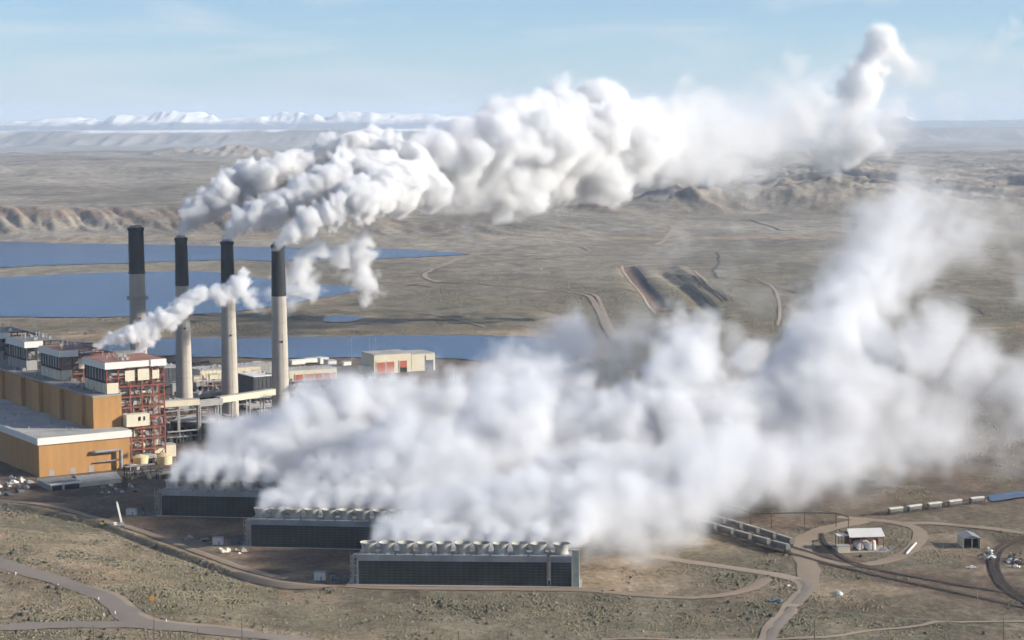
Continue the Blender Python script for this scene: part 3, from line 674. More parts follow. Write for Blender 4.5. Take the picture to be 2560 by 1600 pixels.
# ---- chimneys
def chimney(xd, ytop, Y, ht, rt, rb, black, label, ring=None, plat=None):
    p = D(xd, ytop, Y); t = thing('chimney', label, 'chimney', (p.x, p.y, 0), 0, 'tall concrete power plant chimneys')
    zb = ht - black; rr = lambda z: rb + (rt - rb) * z / ht
    MB().lathe([(rr(z), z) for z in np.linspace(-1, zb, 14)], 48).build('shaft', 'concrete', t, True)
    MB().lathe([(rr(zb) + .05, zb), (rt, ht - 3), (rt + .7, ht - 2.8), (rt + .7, ht - .6), (rt - .4, ht - .5), (rt - .5, ht)], 48).build('black_top', 'flue_black', t, True)
    MB().lathe([(rt - .9, ht), (rt - .9, ht + 1.6), (rt - 1.4, ht + 1.6), (rt - 1.4, ht - 6)], 40, caps=False).build('flue', 'grey_metal', t, True)
    b = MB()
    for z in np.arange(12, zb, 15): b.lathe([(rr(z) + .02, z - .25), (rr(z) + .12, z - .22), (rr(z) + .12, z + .22), (rr(z) + .02, z + .25)], 48, caps=False)
    b.each('joint_band', 'grey_panel', t, True)
    l = MB(); a0 = math.radians(-60)
    for ds in (-.25, .25): l.bar((rr(0) * math.cos(a0) + ds, rr(0) * math.sin(a0) - .2, 0), (rt * math.cos(a0) + ds, rt * math.sin(a0) - .2, ht), .04, 4)
    l.build('ladder', 'steel_dark', t)
    if plat:
        MB().lathe([(rr(plat), plat - 2.2), (rr(plat) + 2.4, plat - 2), (rr(plat) + 2.4, plat + 1.4), (rr(plat), plat + 1.4)], 40).build('platform', 'grey_panel', t, True)
    if ring is not None:
        MB().lathe([(rr(ring) + .02, ring - .9), (rr(ring) + .5, ring - .8), (rr(ring) + .5, ring + .8), (rr(ring) + .02, ring + .9)], 40).build('collar', 'flue_black', t, True)
    o = MB(); z = ht * .47; a = math.radians(-68); o.lathe([(.9, -.4), (.9, .4)], 10); ob = o.build('port', 'dark_opening', t)
    ob.location = (rr(z) * math.cos(a), rr(z) * math.sin(a), z); ob.rotation_euler = (math.radians(90), 0, math.radians(22))
    return t
chimney(321, 547, 1840, 158, 7.0, 7.9, 42, 'widest chimney, farthest left, no steam, with a ring platform halfway down', ring=116, plat=93)
chimney(427.5, 557, 1771, 152, 5.3, 7.6, 43, 'second chimney from the left, mostly grey and shaded, with a black top')
chimney(536, 565, 1708, 152, 5.3, 7.5, 41, 'third chimney from the left with sunlit pale shaft, crossed by a puff of roof steam')
chimney(656.5, 577, 1655, 152, 5.4, 7.7, 43, 'nearest and rightmost chimney, tall pale shaft standing at the edge of the steam')

# ---- conveyor duct in front of the chimneys, ducts and precipitators
def duct(a, b, z, h, w, label, m, Ya, Yb):
    A = D(a[0], a[1], Ya); B = D(b[0], b[1], Yb); A.z = B.z = z
    d = B - A; t = thing('conveyor_duct', label, 'conveyor', (A.x, A.y, 0), math.atan2(d.y, d.x), 'long cream conveyor duct')
    Lh = Vector((d.x, d.y)).length
    MB().box(0, Lh, 0, w, z - h, z).build('duct_wall', m, t); MB().box(-.2, Lh + .2, -.2, w + .2, z, z + .35).build('roof', 'roof_pale', t)
    l = MB()
    for k in range(max(2, int(Lh // 16) + 1)):
        x = min(Lh - .8, .8 + k * 16)
        l.box(x - .5, x + .5, .2, .9, 0, z - h); l.box(x - .5, x + .5, w - .9, w - .2, 0, z - h)
    l.each('leg', 'grey_panel', t)
duct((374, 920), (471, 930), 34, 4.8, 5, 'cream conveyor duct running right from the red steel frame', 'cream', 1560, 1575)
duct((471, 934), (527, 940), 32, 4.6, 5, 'middle length of the conveyor duct, its shade painted in as grey', 'grey_panel', 1577, 1590)  # shade on this length is put into the wall colour as grey
duct((520, 934), (652, 953), 33, 4.8, 5, 'cream conveyor duct ending behind the nearest chimney', 'cream', 1592, 1640)

def precip(xd, yd, w, d, h, label, wall, roof='roof_pale', hop=True):
    p = G(xd, yd); t = thing('precipitator_building', label, 'industrial building', p, YAW, 'blocky plant buildings between the chimneys')
    z0 = 7 if hop else 0
    MB().box(0, w, 0, d, z0, h).build('wall', wall, t); MB().box(-.5, w + .5, -.5, d + .5, h, h + .7).build('roof', roof, t)
    if hop:
        m = MB()
        for x in np.arange(3, w, 6.5):
            for y in (3, d / 2, d - 3): m.lathe([(.5, 3), (2.6, 6.99)], 4, (x, y, 0)); m.box(x - 3, x - 2.6, y - .2, y + .2, 0, 7)
        m.each('hopper', 'steel_dark', t)
    r = MB()
    for i in range(int(w / 4)):
        x, y = R.uniform(1, w - 3), R.uniform(1, d - 3); s = R.uniform(1, 3); r.box(x, x + s, y, y + s * 1.2, h + .7, h + .7 + R.uniform(.8, 2.4))
    r.each('roof_unit', 'grey_metal', t)
    rb = MB()
    for x in np.arange(1, w, 4): rb.box(x, x + .35, -.3, -.02, z0, h - .2)
    for y in np.arange(1, d, 4): rb.box(w + .02, w + .3, y, y + .35, z0, h - .2)
    rb.build('stiffener', wall, t)
precip(600, 962, 26, 34, 27, 'dark block with a white roof left of the nearest chimney', 'steel_dark', 'white')
precip(388, 930, 18, 26, 24, 'dark block right of the red steel frame, behind the conveyor duct', 'steel_dark')
precip(474, 905, 36, 30, 12, 'low cream block between the second and third chimney', 'cream', hop=False)
precip(560, 895, 26, 30, 11, 'low cream block behind the third chimney', 'cream', hop=False)
precip(470, 958, 30, 14, 10, 'low grey block with hoppers under the conveyor duct', 'grey_panel')
precip(590, 985, 30, 14, 9, 'low grey block with hoppers left of the nearest chimney foot', 'grey_panel')
precip(395, 975, 20, 12, 9, 'small grey block with hoppers at the foot of the second chimney', 'grey_panel')
precip(470, 890, 30, 22, 7, 'long pale shed behind the second chimney', 'cream', hop=False)
precip(590, 885, 26, 22, 9, 'pale shed with a grey roof behind the dark block', 'grey_panel', 'roof_pale', False)

def white_roof_building():
    p = PZ(403, 1022, 0); t = thing('pump_building', 'low building with a broad white roof and dark long wall behind the steam edge', 'building', p, YAW - math.radians(54))
    MB().box(0, 62, 0, 34, 0, 9).build('wall', 'steel_dark', t); MB().box(-.5, 62.5, -.5, 34.5, 9, 10).build('roof', 'roof_pale', t)
    r = MB()
    for i in range(9): x, y = R.uniform(2, 56), R.uniform(2, 30); r.box(x, x + R.uniform(1, 5), y, y + R.uniform(1, 4), 10, 10 + R.uniform(.8, 2.4))
    r.each('roof_unit', 'white', t)
    m = MB()
    for x in range(3, 60, 7): m.box(x, x + 3, -.15, -.02, 1, 5)
    m.each('window', 'dark_opening', t)
white_roof_building()

def yard_unit(xd, yd, w, d, h, label, m_):
    p = G(xd, yd); t = thing('yard_unit', label, 'plant unit', p, YAW, 'assorted units in the yard among the chimneys')
    MB().box(0, w, 0, d, 0, h).build('housing', m_, t); MB().box(-.3, w + .3, -.3, d + .3, h, h + .4).build('roof', 'roof_pale' if R.random() < .5 else 'roof_grey', t)
    m = MB(); m.lathe([(.8, 0), (.8, h * .9), (.4, h * 1.1)], 10, (w + 2, 1.5, 0)); m.bar((w, 1.5, h * .6), (w + 2, 1.5, h * .6), .35, 8); m.bar((-.4, -1.2, 0), (-.4, -1.2, h * 1.3), .25, 6); m.bar((-.4, -1.2, h * 1.3), (w, -1.2, h * 1.3), .25, 6); m.bar((w, -1.2, h * 1.3), (w, -1.2, 0), .25, 6); m.build('pipework', R.choice(['grey_metal', 'cream', 'steel_red']), t)
    m = MB(); m.box(w * .2, w * .5, -.15, -.02, 0, min(3, h * .6)); m.build('door', 'dark_opening', t)
US = ['steel_dark', 'grey_panel', 'cream', 'roof_grey', 'grey_panel', 'steel_dark']
def place_units(n, xr, yr, where, hr):
    for i in range(n):
        xd, yd = R.uniform(*xr), R.uniform(*yr); k = R.choice(US)
        yard_unit(xd, yd, R.uniform(4, 13), R.uniform(4, 10), R.uniform(*hr), 'low ' + {'steel_dark': 'dark', 'grey_panel': 'grey', 'cream': 'cream', 'roof_grey': 'brownish'}[k] + ' box shaped unit with pipes ' + where, k)
place_units(9, (455, 520), (890, 925), 'between the second and third chimney', (3, 8)); place_units(9, (560, 640), (895, 945), 'between the third and nearest chimney', (3, 9)); place_units(8, (395, 425), (885, 990), 'left of the second chimney', (4, 10))
place_units(10, (450, 640), (965, 1010), 'below the cream conveyor duct', (3, 8)); place_units(6, (685, 720), (905, 960), 'just right of the nearest chimney', (3, 7)); place_units(8, (300, 400), (1080, 1150), 'around the cream tanks', (2, 4)); place_units(6, (400, 640), (868, 884), 'on the shore side behind the chimneys', (2, 5))
def pipe_rack(xd, yd, L, label, rz=0, h=9):
    p = G(xd, yd); t = thing('pipe_rack', label, 'pipe rack', p, YAW + rz, 'pipe racks in the plant yard')
    m = MB()
    for x in np.arange(0, L + .1, 6):
        for y in (0, 5): m.box(x - .25, x + .25, y - .25, y + .25, 0, h)
        for z in (h * .5, h): m.box(x - .2, x + .2, 0, 5, z - .3, z)
    m.build('frame', 'steel_red' if R.random() < .25 else 'steel_dark', t)
    m = MB()
    for y in (.6, 1.6, 2.7, 3.6, 4.4):
        for z in (h * .5 + .4, h + .4): m.bar((0, y, z), (L, y, z), R.uniform(.2, .45), 8)
    m.build('pipe', 'grey_metal', t)
    m = MB()
    for i in range(int(L * .7)):
        x, y = R.uniform(0, L), R.uniform(-4, 9); s = R.uniform(.6, 2.6); m.box(x, x + s, y, y + s, 0, R.uniform(1, 5))
    m.each('equipment', R.choice(['grey_panel', 'steel_dark', 'cream']), t)
for a in [(392, 1000, 30, 'pipe rack at the foot of the red steel frame'), (455, 985, 36, 'pipe rack below the grey length of conveyor duct'), (560, 970, 40, 'pipe rack between third chimney and nearest chimney'),
          (480, 925, 42, 'pipe rack behind the cream conveyor duct, between second and third chimney'), (400, 1050, 26, 'pipe rack beside the dark wall of the white roofed building'), (690, 925, 36, 'pipe rack right of the nearest chimney, at the steam edge'), (300, 1135, 22, 'pipe rack low in front of the cream tanks')]: pipe_rack(*a)

def maint(xd, yd, w, d, h, label, bays, name='maintenance_building'):
    p = G(xd, yd); t = thing(name, label, 'building', p, YAW - math.radians(6))
    MB().box(0, w, 0, d, -1, h).build('wall', 'cream', t); MB().box(-.2, w + .2, -.2, d + .2, h, h + .8).build('roof', 'roof_pale', t)
    m = MB()
    for x, ww, hh in bays: m.box(x, x + ww, -.3, -.02, 0, hh)
    m.each('roller_door', 'red_door', t)
    f = MB()
    for x, ww, hh in bays: f.box(x - .6, x - .1, -.6, -.02, 0, hh + 1)
    f.each('pier', 'cream', t)
    v = MB()
    for i in range(int(w / 7)): x = 3 + i * 7; v.lathe([(.5, 0), (.5, 1.2), (.9, 1.3), (.2, 2)], 8, (x, R.uniform(3, d - 3), h + .8))
    v.each('roof_vent', 'grey_metal', t)
    o = MB(); o.box(1, 2.5, -.25, -.02, 0, 3); o.build('door', 'dark_opening', t)
    return t
t = maint(884, 884, 41, 34, 19, 'big cream maintenance hall with two tall red doors on the near lake shore', [(3, 9, 11.5), (14, 8, 11.5), (28, 8, 12)])
MB().box(28.2, 35.8, -.5, -.32, 0, 5).each('opening', 'dark_opening', t)
p = t.location + Vector((math.cos(YAW - .105), math.sin(YAW - .105), 0)) * 41.3
t = thing('maintenance_building', 'lower flat cream extension on the right of the big maintenance hall', 'building', p, YAW - .105)
MB().box(0, 26, 0, 32, -1, 17.5).build('wall', 'cream', t); MB().box(-.1, 26.2, -.2, 32.2, 17.5, 18.3).build('roof', 'roof_pale', t)
m = MB(); m.box(16, 24, -.2, -.02, 0, 11); m.each('opening', 'dark_opening', t); m = MB(); m.box(15.2, 15.9, -.6, -.02, 0, 16); m.each('pier', 'steel_dark', t)
t = block('office_building', 'low cream building joined to the left of the big maintenance hall', 'building', 862, 884, 16, 18, 8, 'cream', 'roof_pale', YAW - .105)
t = maint(684, 902, 50, 26, 10.5, 'long low cream garage with a row of orange red doors right of the nearest chimney', [(6, 8, 6.5), (17, 8, 6.5), (27, 7, 6.5), (36, 7, 6.5), (45, 4, 6.5)], 'garage')
t = block('office_building', 'small white building at the right end of the red doored garage', 'building', 776, 876, 9, 14, 10, 'white', 'roof_pale', YAW - .105)
m = MB(); m.box(1, 6, -.2, -.02, 1, 5); m.each('window', 'dark_opening', t)
for i, (x, y, w_, h_, mm_, lb) in enumerate([(690, 862, 18, 4.5, 'white', 'white trailer on the lake shore above the garage, leftmost'), (722, 858, 22, 5, 'white', 'long white trailer on the lake shore above the garage'), (757, 860, 10, 6, 'white', 'short white trailer at the right end of the row on the lake shore'),
        (812, 864, 9, 4, 'white', 'small white shed left of the big maintenance hall'), (602, 868, 9, 5, 'white', 'small white shed on the shore left of the nearest chimney'), (620, 876, 8, 4, 'cream', 'small cream shed just left of the nearest chimney'), (575, 872, 12, 4, 'cream', 'low pointed cream shed on the shore right of the third chimney')]):
    block('shed', lb, 'shed', x, y, w_, 7, h_, mm_, 'white' if i % 2 == 0 else 'roof_pale')
t = thing('water_tank', 'short white cylindrical tank behind the second chimney on the cream block', 'tank', G(540, 908), 0)
MB().lathe([(4.5, -1), (4.5, 11)], 24).build('shell', 'tank_white', t, True); MB().lathe([(4.6, 11), (.3, 12.2)], 24).build('roof', 'tank_white', t, True)
# small shore clutter: stacked pipes and parts
for i in range(26):
    xd, yd = R.uniform(400, 640), R.uniform(858, 880); q = G(xd, yd); m = MB(); w_ = R.uniform(2, 7); m.box(0, w_, 0, R.uniform(1.5, 3), 0, R.uniform(1, 3)); m.bar((0, -1, .6), (w_ * .8, -1.2, .6), .5, 8)
    o = m.build('material_stack', R.choice(['steel_dark', 'grey_metal', 'white', 'rust', 'steel_dark']), None); o.location = q; o.rotation_euler.z = R.uniform(0, 3)
    tag(o, 'stack of parts laid out on the near lake shore behind the chimneys', 'material stack', 'material stacks laid out along the shore')

# ---- cooling towers
def cooling_tower(xd, yd, yaw, n, pitch, label, grp=True, extra=False):
    p = G(xd, yd); p.z = 0; t = thing('cooling_tower', label, 'cooling tower', p, math.radians(yaw), 'mechanical draft cooling towers')
    L = n * pitch; Dp = 15; Hh = 16.6
    def cell(x0, x1):
        MB().box(x0 + .3, x1 - .3, .3, Dp - .3, -1, 13.2).build('louvre_wall', 'louvre', t)
        MB().box(x0, x1, 0, Dp, 13.2, Hh).build('fascia', 'fascia_grey', t)
        m = MB(); m.box(x0 - .05, x0 + .5, -.12, .2, 0, 13.2); m.box(x1 - .5, x1 + .05, -.12, .2, 0, 13.2); m.build('corner_post', 'fascia_grey', t)
    if extra: cell(0, L); cell(L + 1.3, L + 1.3 + 11.9)
    else: cell(0, L)
    r = MB()                          # hand rail and junction boxes on the deck
    xe = L + (13.2 if extra else 0)
    for z in (.55, 1.1): r.bar((0, .15, Hh + z), (xe, .15, Hh + z), .06, 4)
    for x in np.arange(0, xe, 2.6): r.bar((x, .15, Hh), (x, .15, Hh + 1.1), .07, 4)
    for k in range(n): r.box(k * pitch + pitch - .5, k * pitch + pitch + .4, .1, .8, Hh - .5, Hh + .5)
    r.build('railing', 'steel_dark', t)
    xs = [k * pitch + pitch / 2 for k in range(n)] + ([L + 1.3 + 5.95] if extra else [])
    rad = pitch * .455
    for x in xs:
        s = MB(); s.lathe([(rad * .86, 0), (rad * .78, 1.2), (rad * .76, 2.2), (rad * .84, 3.9), (rad * .97, 5.3), (rad * 1.0, 5.6), (rad * .97, 5.65), (rad * .8, 3.8), (rad * .73, 2.1)], 36, (x, Dp / 2 - .5, Hh), caps=False)
        f = s.build('fan_stack', 'fan_shell', t, True)
        b = MB()
        for k in range(8): a = k * math.pi / 4; b.bar((x, Dp / 2 - .5, Hh + 2), (x + rad * .7 * math.cos(a), Dp / 2 - .5 + rad * .7 * math.sin(a), Hh + 2.2), .25, 4)
        b.build('fan_blade', 'steel_dark', f)
    pp = MB(); pp.bar((-2.6, 3, 0), (-2.6, 3, Hh - 1), 1.1, 12); pp.bar((-2.6, 3, Hh - 1), (0, 3, Hh - 1), 1.0, 12); pp.build('riser_pipe', 'fascia_grey', t)
    st = MB()
    for k in range(6):
        z = k * 2.6; st.bar((-3.4 if k % 2 else -.4, -.8, z), (-.4 if k % 2 else -3.4, -.8, z + 2.6), .22, 4); st.box(-3.8, -.1, -1.1, -.4, z + 2.5, z + 2.65)
    for x in (-3.7, -.2): st.bar((x, -1, 0), (x, -1, Hh + 1.5), .14, 4)
    st.build('stair', 'grey_metal', t)
    if extra:
        w = MB(); w.box(xe + .2, xe + 3.6, -.6, .1, 0, 20); w.build('wind_wall', 'louvre_pale', t)
        f = MB(); f.box(xe - .1, xe + .2, -.9, .3, 0, 20.3); f.box(xe + 3.6, xe + 4.0, -.9, .3, 0, 20.3); f.box(xe - .1, xe + 4.0, -.9, .3, 20, 20.4); f.build('wind_wall_frame', 'white', t)
        MB().box(xe + .1, xe + .4, .3, Dp, 0, 16.6).build('end_wall', 'louvre_pale', t)
    else:
        MB().box(xe + .05, xe + .3, .3, Dp - .3, 0, 16.4).build('end_wall', 'louvre_pale', t)
    MB().box(-6, xe + 5, -2.2, Dp + 2, -.5, .12).build('basin', 'slab', t)
    return t
cooling_tower(845, 1381, -4.0, 10, 10.35, 'nearest cooling tower with pale fan stacks and one separate cell at its right end', extra=True)
cooling_tower(592, 1291, -8.0, 11, 10.3, 'middle cooling tower, half hidden by steam at its right end')
cooling_tower(381, 1218, -8.5, 10, 10.6, 'farthest cooling tower, in deep shade below the left end of the steam')

def hut(xd, yd, w, h, label):
    p = G(xd, yd); t = thing('electrical_hut', label, 'hut', p, math.radians(-8), 'pale electrical huts beside the cooling towers')
    MB().box(0, w, 0, 3.4, 0, h).build('wall', 'white', t); MB().box(-.2, w + .2, -.2, 3.6, h, h + .25).build('roof', 'roof_pale', t); MB().box(w * .6, w * .6 + 1, -.08, -.01, 0, 2.1).build('door', 'grey_panel', t)
hut(298, 1217, 6.4, 3.9, 'pale hut left of the farthest cooling tower, near the crane'); hut(502, 1287, 6.0, 4.2, 'pale hut left of the middle cooling tower'); hut(742, 1371, 5.8, 4.3, 'pale hut left of the nearest cooling tower')
def skid(xd, yd, label):
    p = G(xd, yd); t = thing('pump_skid', label, 'pump equipment', p, math.radians(-8), 'dark pump sets beside the cooling towers')
    m = MB()
    for x in (0, 3.5, 7, 10.5): m.box(x - .15, x + .15, 0, .3, 0, 5); m.box(x - .15, x + .15, 4, 4.3, 0, 5)
    m.box(-.3, 10.8, -.1, .2, 4.8, 5.1); m.box(-.3, 10.8, 4.1, 4.4, 4.8, 5.1); m.build('frame', 'steel_dark', t)
    m = MB()
    for x in (1.5, 5, 8.5): m.lathe([(.9, 0), (.9, 2.2), (.5, 2.8)], 12, (x, 2, 0)); m.bar((x, 2, .8), (x + 2.5, 2.2, .8), .4, 8)
    m.each('pump', 'blue_cab', t, True)
skid(540, 1287, 'pump set in a dark frame left of the middle cooling tower'); skid(778, 1372, 'pump set in a dark frame left of the nearest cooling tower'); skid(330, 1219, 'pump set in a dark frame left of the farthest cooling tower')

def crane():
    p = G(281, 1245); t = thing('mobile_crane', 'white mobile crane with its short boom raised, on the dirt left of the cooling towers', 'crane', p, math.radians(20))
    MB().box(-3.5, 3.5, -1.2, 1.2, .7, 1.8).build('chassis', 'grey_metal', t)
    MB().box(-3.4, -1.4, -1.1, 1.1, 1.8, 3.2).build('cab', 'tank_white', t)
    for x in (-2.6, -1.2, 1.2, 2.6):
        for y in (-1.2, 1.0):
            w = MB(); w.bar((x, y - .2, .6), (x, y + .35, .6), .6, 12); w.build('wheel', 'steel_dark', t)
    b = MB(); b.bar((1.8, 0, 2), (-.6, 0, 14.5), .85, 4); b.bar((-.6, 0, 14.5), (-.9, 0, 16.2), .5, 4); b.build('boom', 'tank_white', t)
    MB().box(.6, 2.8, -1, 1, 1.8, 3.1).build('turntable', 'grey_metal', t)
crane()
def loader(xd, yd, label, rz, m_='yellow', s=1.0):
    p = G(xd, yd); t = thing('loader', label, 'loader', p, rz, 'small machines on the dirt')
    MB().box(-2 * s, 1.6 * s, -1 * s, 1 * s, .8 * s, 1.9 * s).build('body', m_, t); MB().box(-.8 * s, .5 * s, -.8 * s, .8 * s, 1.9 * s, 3.1 * s).build('cab', 'steel_dark', t)
    for x in (-1.3, 1.0):
        for y in (-1.1, .8):
            w = MB(); w.bar((x * s, (y - .1) * s, .7 * s), (x * s, (y + .4) * s, .7 * s), .7 * s, 12); w.build('wheel', 'steel_dark', t)
    MB().box(1.9 * s, 2.9 * s, -1.2 * s, 1.2 * s, .2 * s, 1.1 * s).build('bucket', m_, t); a = MB(); a.bar((1 * s, -.7 * s, 1.6 * s), (2.1 * s, -.7 * s, .8 * s), .15, 4); a.bar((1 * s, .7 * s, 1.6 * s), (2.1 * s, .7 * s, .8 * s), .15, 4); a.build('arm', m_, t)
loader(244, 1241, 'small orange loader parked left of the white crane', .4)
# heaps of parts in the sunlit patch below the middle tower, more in the yards
def clutter(n, xr, yr, label, grp, mats, smin=.8, smax=2.6, name='equipment_pallet', cat='equipment'):
    for i in range(n):
        q = G(R.uniform(*xr), R.uniform(*yr)); m = MB(); s = R.uniform(smin, smax)
        m.box(0, s, 0, s * .7, 0, s * .5); m.box(s * .2, s * .6, s * .1, s * .5, s * .5, s * R.uniform(.6, .9)); m.bar((-.2, -s * .3, s * .2), (s * 1.1, -s * .3, s * .2), s * .16, 8)
        o = m.build(name, R.choice(mats)); o.location = q; o.rotation_euler.z = R.uniform(0, 3); tag(o, label, cat, grp)
clutter(9, (508, 575), (1296, 1310), 'pale bundle of pipes and parts on the sunlit dirt below the middle cooling tower', 'parts below the middle cooling tower', ['tank_white', 'cream', 'tank_cream'], 1.2, 3)
clutter(24, (0, 70), (1130, 1172), 'white machine or container parked at the left edge beside the orange hall', 'machines parked in the yard left of the workshop', ['tank_white', 'white', 'grey_metal', 'steel_dark', 'cream'], 1.5, 4)
clutter(18, (215, 330), (1148, 1166), 'small pale item in the shade right of the workshop', 'items lined up right of the workshop', ['grey_metal', 'white', 'steel_dark'], 1.2, 2.6)
clutter(16, (2325, 2350), (1290, 1325), 'white scrap part beside the grey gabled shed', 'white scrap beside the gabled shed', ['tank_white', 'white', 'steel_dark'], 1, 2.6, 'scrap_part', 'scrap')
clutter(14, (2384, 2419), (1318, 1345), 'white scrap part lying inside the curve of the railway', 'scrap inside the railway curve', ['tank_white', 'steel_dark', 'rust'], 1, 3, 'scrap_part', 'scrap')
clutter(3, (1395, 1455), (1397, 1401), 'dark barrel sized object right of the nearest cooling tower', 'dark objects right of the nearest cooling tower', ['steel_dark', 'rust'], 1.3, 1.7)
clutter(10, (440, 500), (1270, 1284), 'dark item parked in the shade left of the middle hut', 'dark items left of the middle hut', ['steel_dark', 'grey_metal'], 1, 2.4)
clutter(12, (1560, 1700), (1225, 1232), 'pale post base in the rail yard', 'pale post bases in the rail yard', ['tank_white'], .6, 1.0)
clutter(22, (860, 905), (890, 915), 'parked item on the dark yard left of the steam gap', 'items in the yard before the big maintenance hall', ['steel_dark', 'white', 'rust', 'grey_metal'], 2, 5)
clutter(14, (690, 750), (908, 925), 'parked item below the red doored garage', 'items below the garage', ['steel_dark', 'white', 'rust'], 2, 5)

# ---- freight wagons
def hopper_wagon():
    t = thing('hopper_wagon', 'x', 'rail wagon', (0, 0, 0), 0, 'covered hopper wagons in the rail yard')
    b = MB(); Lw = 16.5
    b.prism([(-1.55, 1.7), (-1.6, 3.9), (-1.2, 4.5), (1.2, 4.5), (1.6, 3.9), (1.55, 1.7)], -Lw / 2 + 1.2, Lw / 2 - 1.2); b.build('hopper_body', 'wagon', t)
    r = MB()
    for x in np.arange(-Lw / 2 + 1.2, Lw / 2 - 1.1, 1.3):
        for y in (-1.72, 1.62): r.box(x, x + .14, y, y + .1, 1.7, 3.9)
    r.build('rib', 'wagon', t)
    b = MB(); b.box(-Lw / 2 + 1, Lw / 2 - 1, -.5, .5, 4.5, 4.66); b.bar((-Lw / 2 + .6, -1.1, 4.75), (Lw / 2 - .6, -1.1, 4.75), .08, 4); b.build('roof_walk', 'wagon_pale', t)
    c = MB()
    for x in (-4.4, 0, 4.4): c.add([(x - 1.7, -1.3, 1.7), (x + 1.7, -1.3, 1.7), (x + 1.7, 1.3, 1.7), (x - 1.7, 1.3, 1.7), (x - .5, -.4, .6), (x + .5, -.4, .6), (x + .5, .4, .6), (x - .5, .4, .6)], [(0, 1, 5, 4), (1, 2, 6, 5), (2, 3, 7, 6), (3, 0, 4, 7), (4, 5, 6, 7)])
    c.each('chute', 'wagon', t)
    e = MB()
    for s in (-1, 1):
        e.box(s * (Lw / 2 - .5) - .5, s * (Lw / 2 - .5) + .5, -1.4, 1.4, 1.05, 1.35)
        for y in (-1.3, 1.3): e.bar((s * (Lw / 2 - .1), y, 1.2), (s * (Lw / 2 - .1), y, 4.3), .07, 4)
    e.build('end_frame', 'wagon', t)
    for s in (-1, 1):
        g = MB(); x0 = s * (Lw / 2 - 2.6); g.box(x0 - 1.5, x0 + 1.5, -1.1, 1.1, .5, .95)
        for dx in (-.9, .9):
            for y in (-.85, .75): g.bar((x0 + dx, y, .45), (x0 + dx, y + .14, .45), .45, 12)
        g.build('bogie', 'steel_dark', t)
    return t
wag0 = hopper_wagon()
def along(qs, x_end, n, labels, pitch=17.6, offset=0):
    # find arclength position whose picture x is nearest x_end and lay wagons back from it
    def px(p): d = p - Vector((0, 0, CH)); return (1280 + FPX * d.dot(RT) / d.dot(FW)) / K
    i = min(range(len(qs)), key=lambda k: abs(px(qs[k][0]) - x_end)); s = 0; cur = i; out = []
    pos = [q[0] for q in qs]
    want = pitch / 2
    while cur > 0 and len(out) < n:
        d = (pos[cur] - pos[cur - 1]).length
        while want <= s + d and len(out) < n:
            f = (want - s) / d; p = pos[cur].lerp(pos[cur - 1], f); dr = pos[cur] - pos[cur - 1]; out.append((p, math.atan2(dr.y, dr.x))); want += pitch
        s += d; cur -= 1
    return out
first = True
ORD = ['nearest', 'second', 'third', 'fourth', 'fifth', 'sixth', 'seventh', 'eighth']
for row, (qs, xe, n, nm) in enumerate([(TR[0], 1865, 6, 'front row'), (TR[1], 1878, 6, 'back row')]):
    for k, (p, a) in enumerate(along(qs, xe, n, None)):
        w = wag0 if first else copy_tree(wag0); first = False
        w.location = p + Vector((0, 0, .1)); w.rotation_euler = (0, 0, a)
        w['label'] = f'grey hopper wagon in the rail yard, {ORD[k]} from the road crossing in the {nm}'
# hopper wagons with pale tops, far right
def build_covered_wagon():
    t = thing('covered_wagon', 'x', 'rail wagon', (0, 0, 0), 0, 'pale wagons by the blue canal')
    b = MB(); b.prism([(-1.2, 1.5), (-1.5, 3.4), (1.5, 3.4), (1.2, 1.5)], -5.2, 5.2); b.build('car_body', 'wagon', t)
    b = MB(); b.prism([(-1.6, 3.4), (-1.2, 4.1), (1.2, 4.1), (1.6, 3.4)], -5.5, 5.5); b.build('cover', 'wagon_pale', t)
    b = MB(); b.box(-5.9, 5.9, -1.2, 1.2, .95, 1.2); b.build('underframe', 'steel_dark', t)
    for s in (-1, 1):
        g = MB(); x0 = s * 4.2; g.box(x0 - 1.4, x0 + 1.4, -1, 1, .5, .9)
        for dx in (-.8, .8):
            for y in (-.85, .75): g.bar((x0 + dx, y, .45), (x0 + dx, y + .14, .45), .45, 12)
        g.build('bogie', 'steel_dark', t)
    return t
fw0 = build_covered_wagon()
for k, (xd, yd) in enumerate([(2307, 1190), (2255, 1197), (2207, 1203), (2160, 1209), (2115, 1215)]):
    w = fw0 if k == 0 else copy_tree(fw0); q = G(xd, yd); q2 = G(xd - 30, yd + 4); w.location = q + Vector((0, 0, .5)); w.rotation_euler = (0, 0, math.atan2(q.y - q2.y, q.x - q2.x))
    w['label'] = ['pale wagon nearest the blue canal, the clearest of the row', 'second pale wagon from the blue canal', 'third pale wagon from the blue canal', 'fourth pale wagon from the blue canal, veiled by steam', 'fifth pale wagon from the blue canal, almost lost in steam'][k]

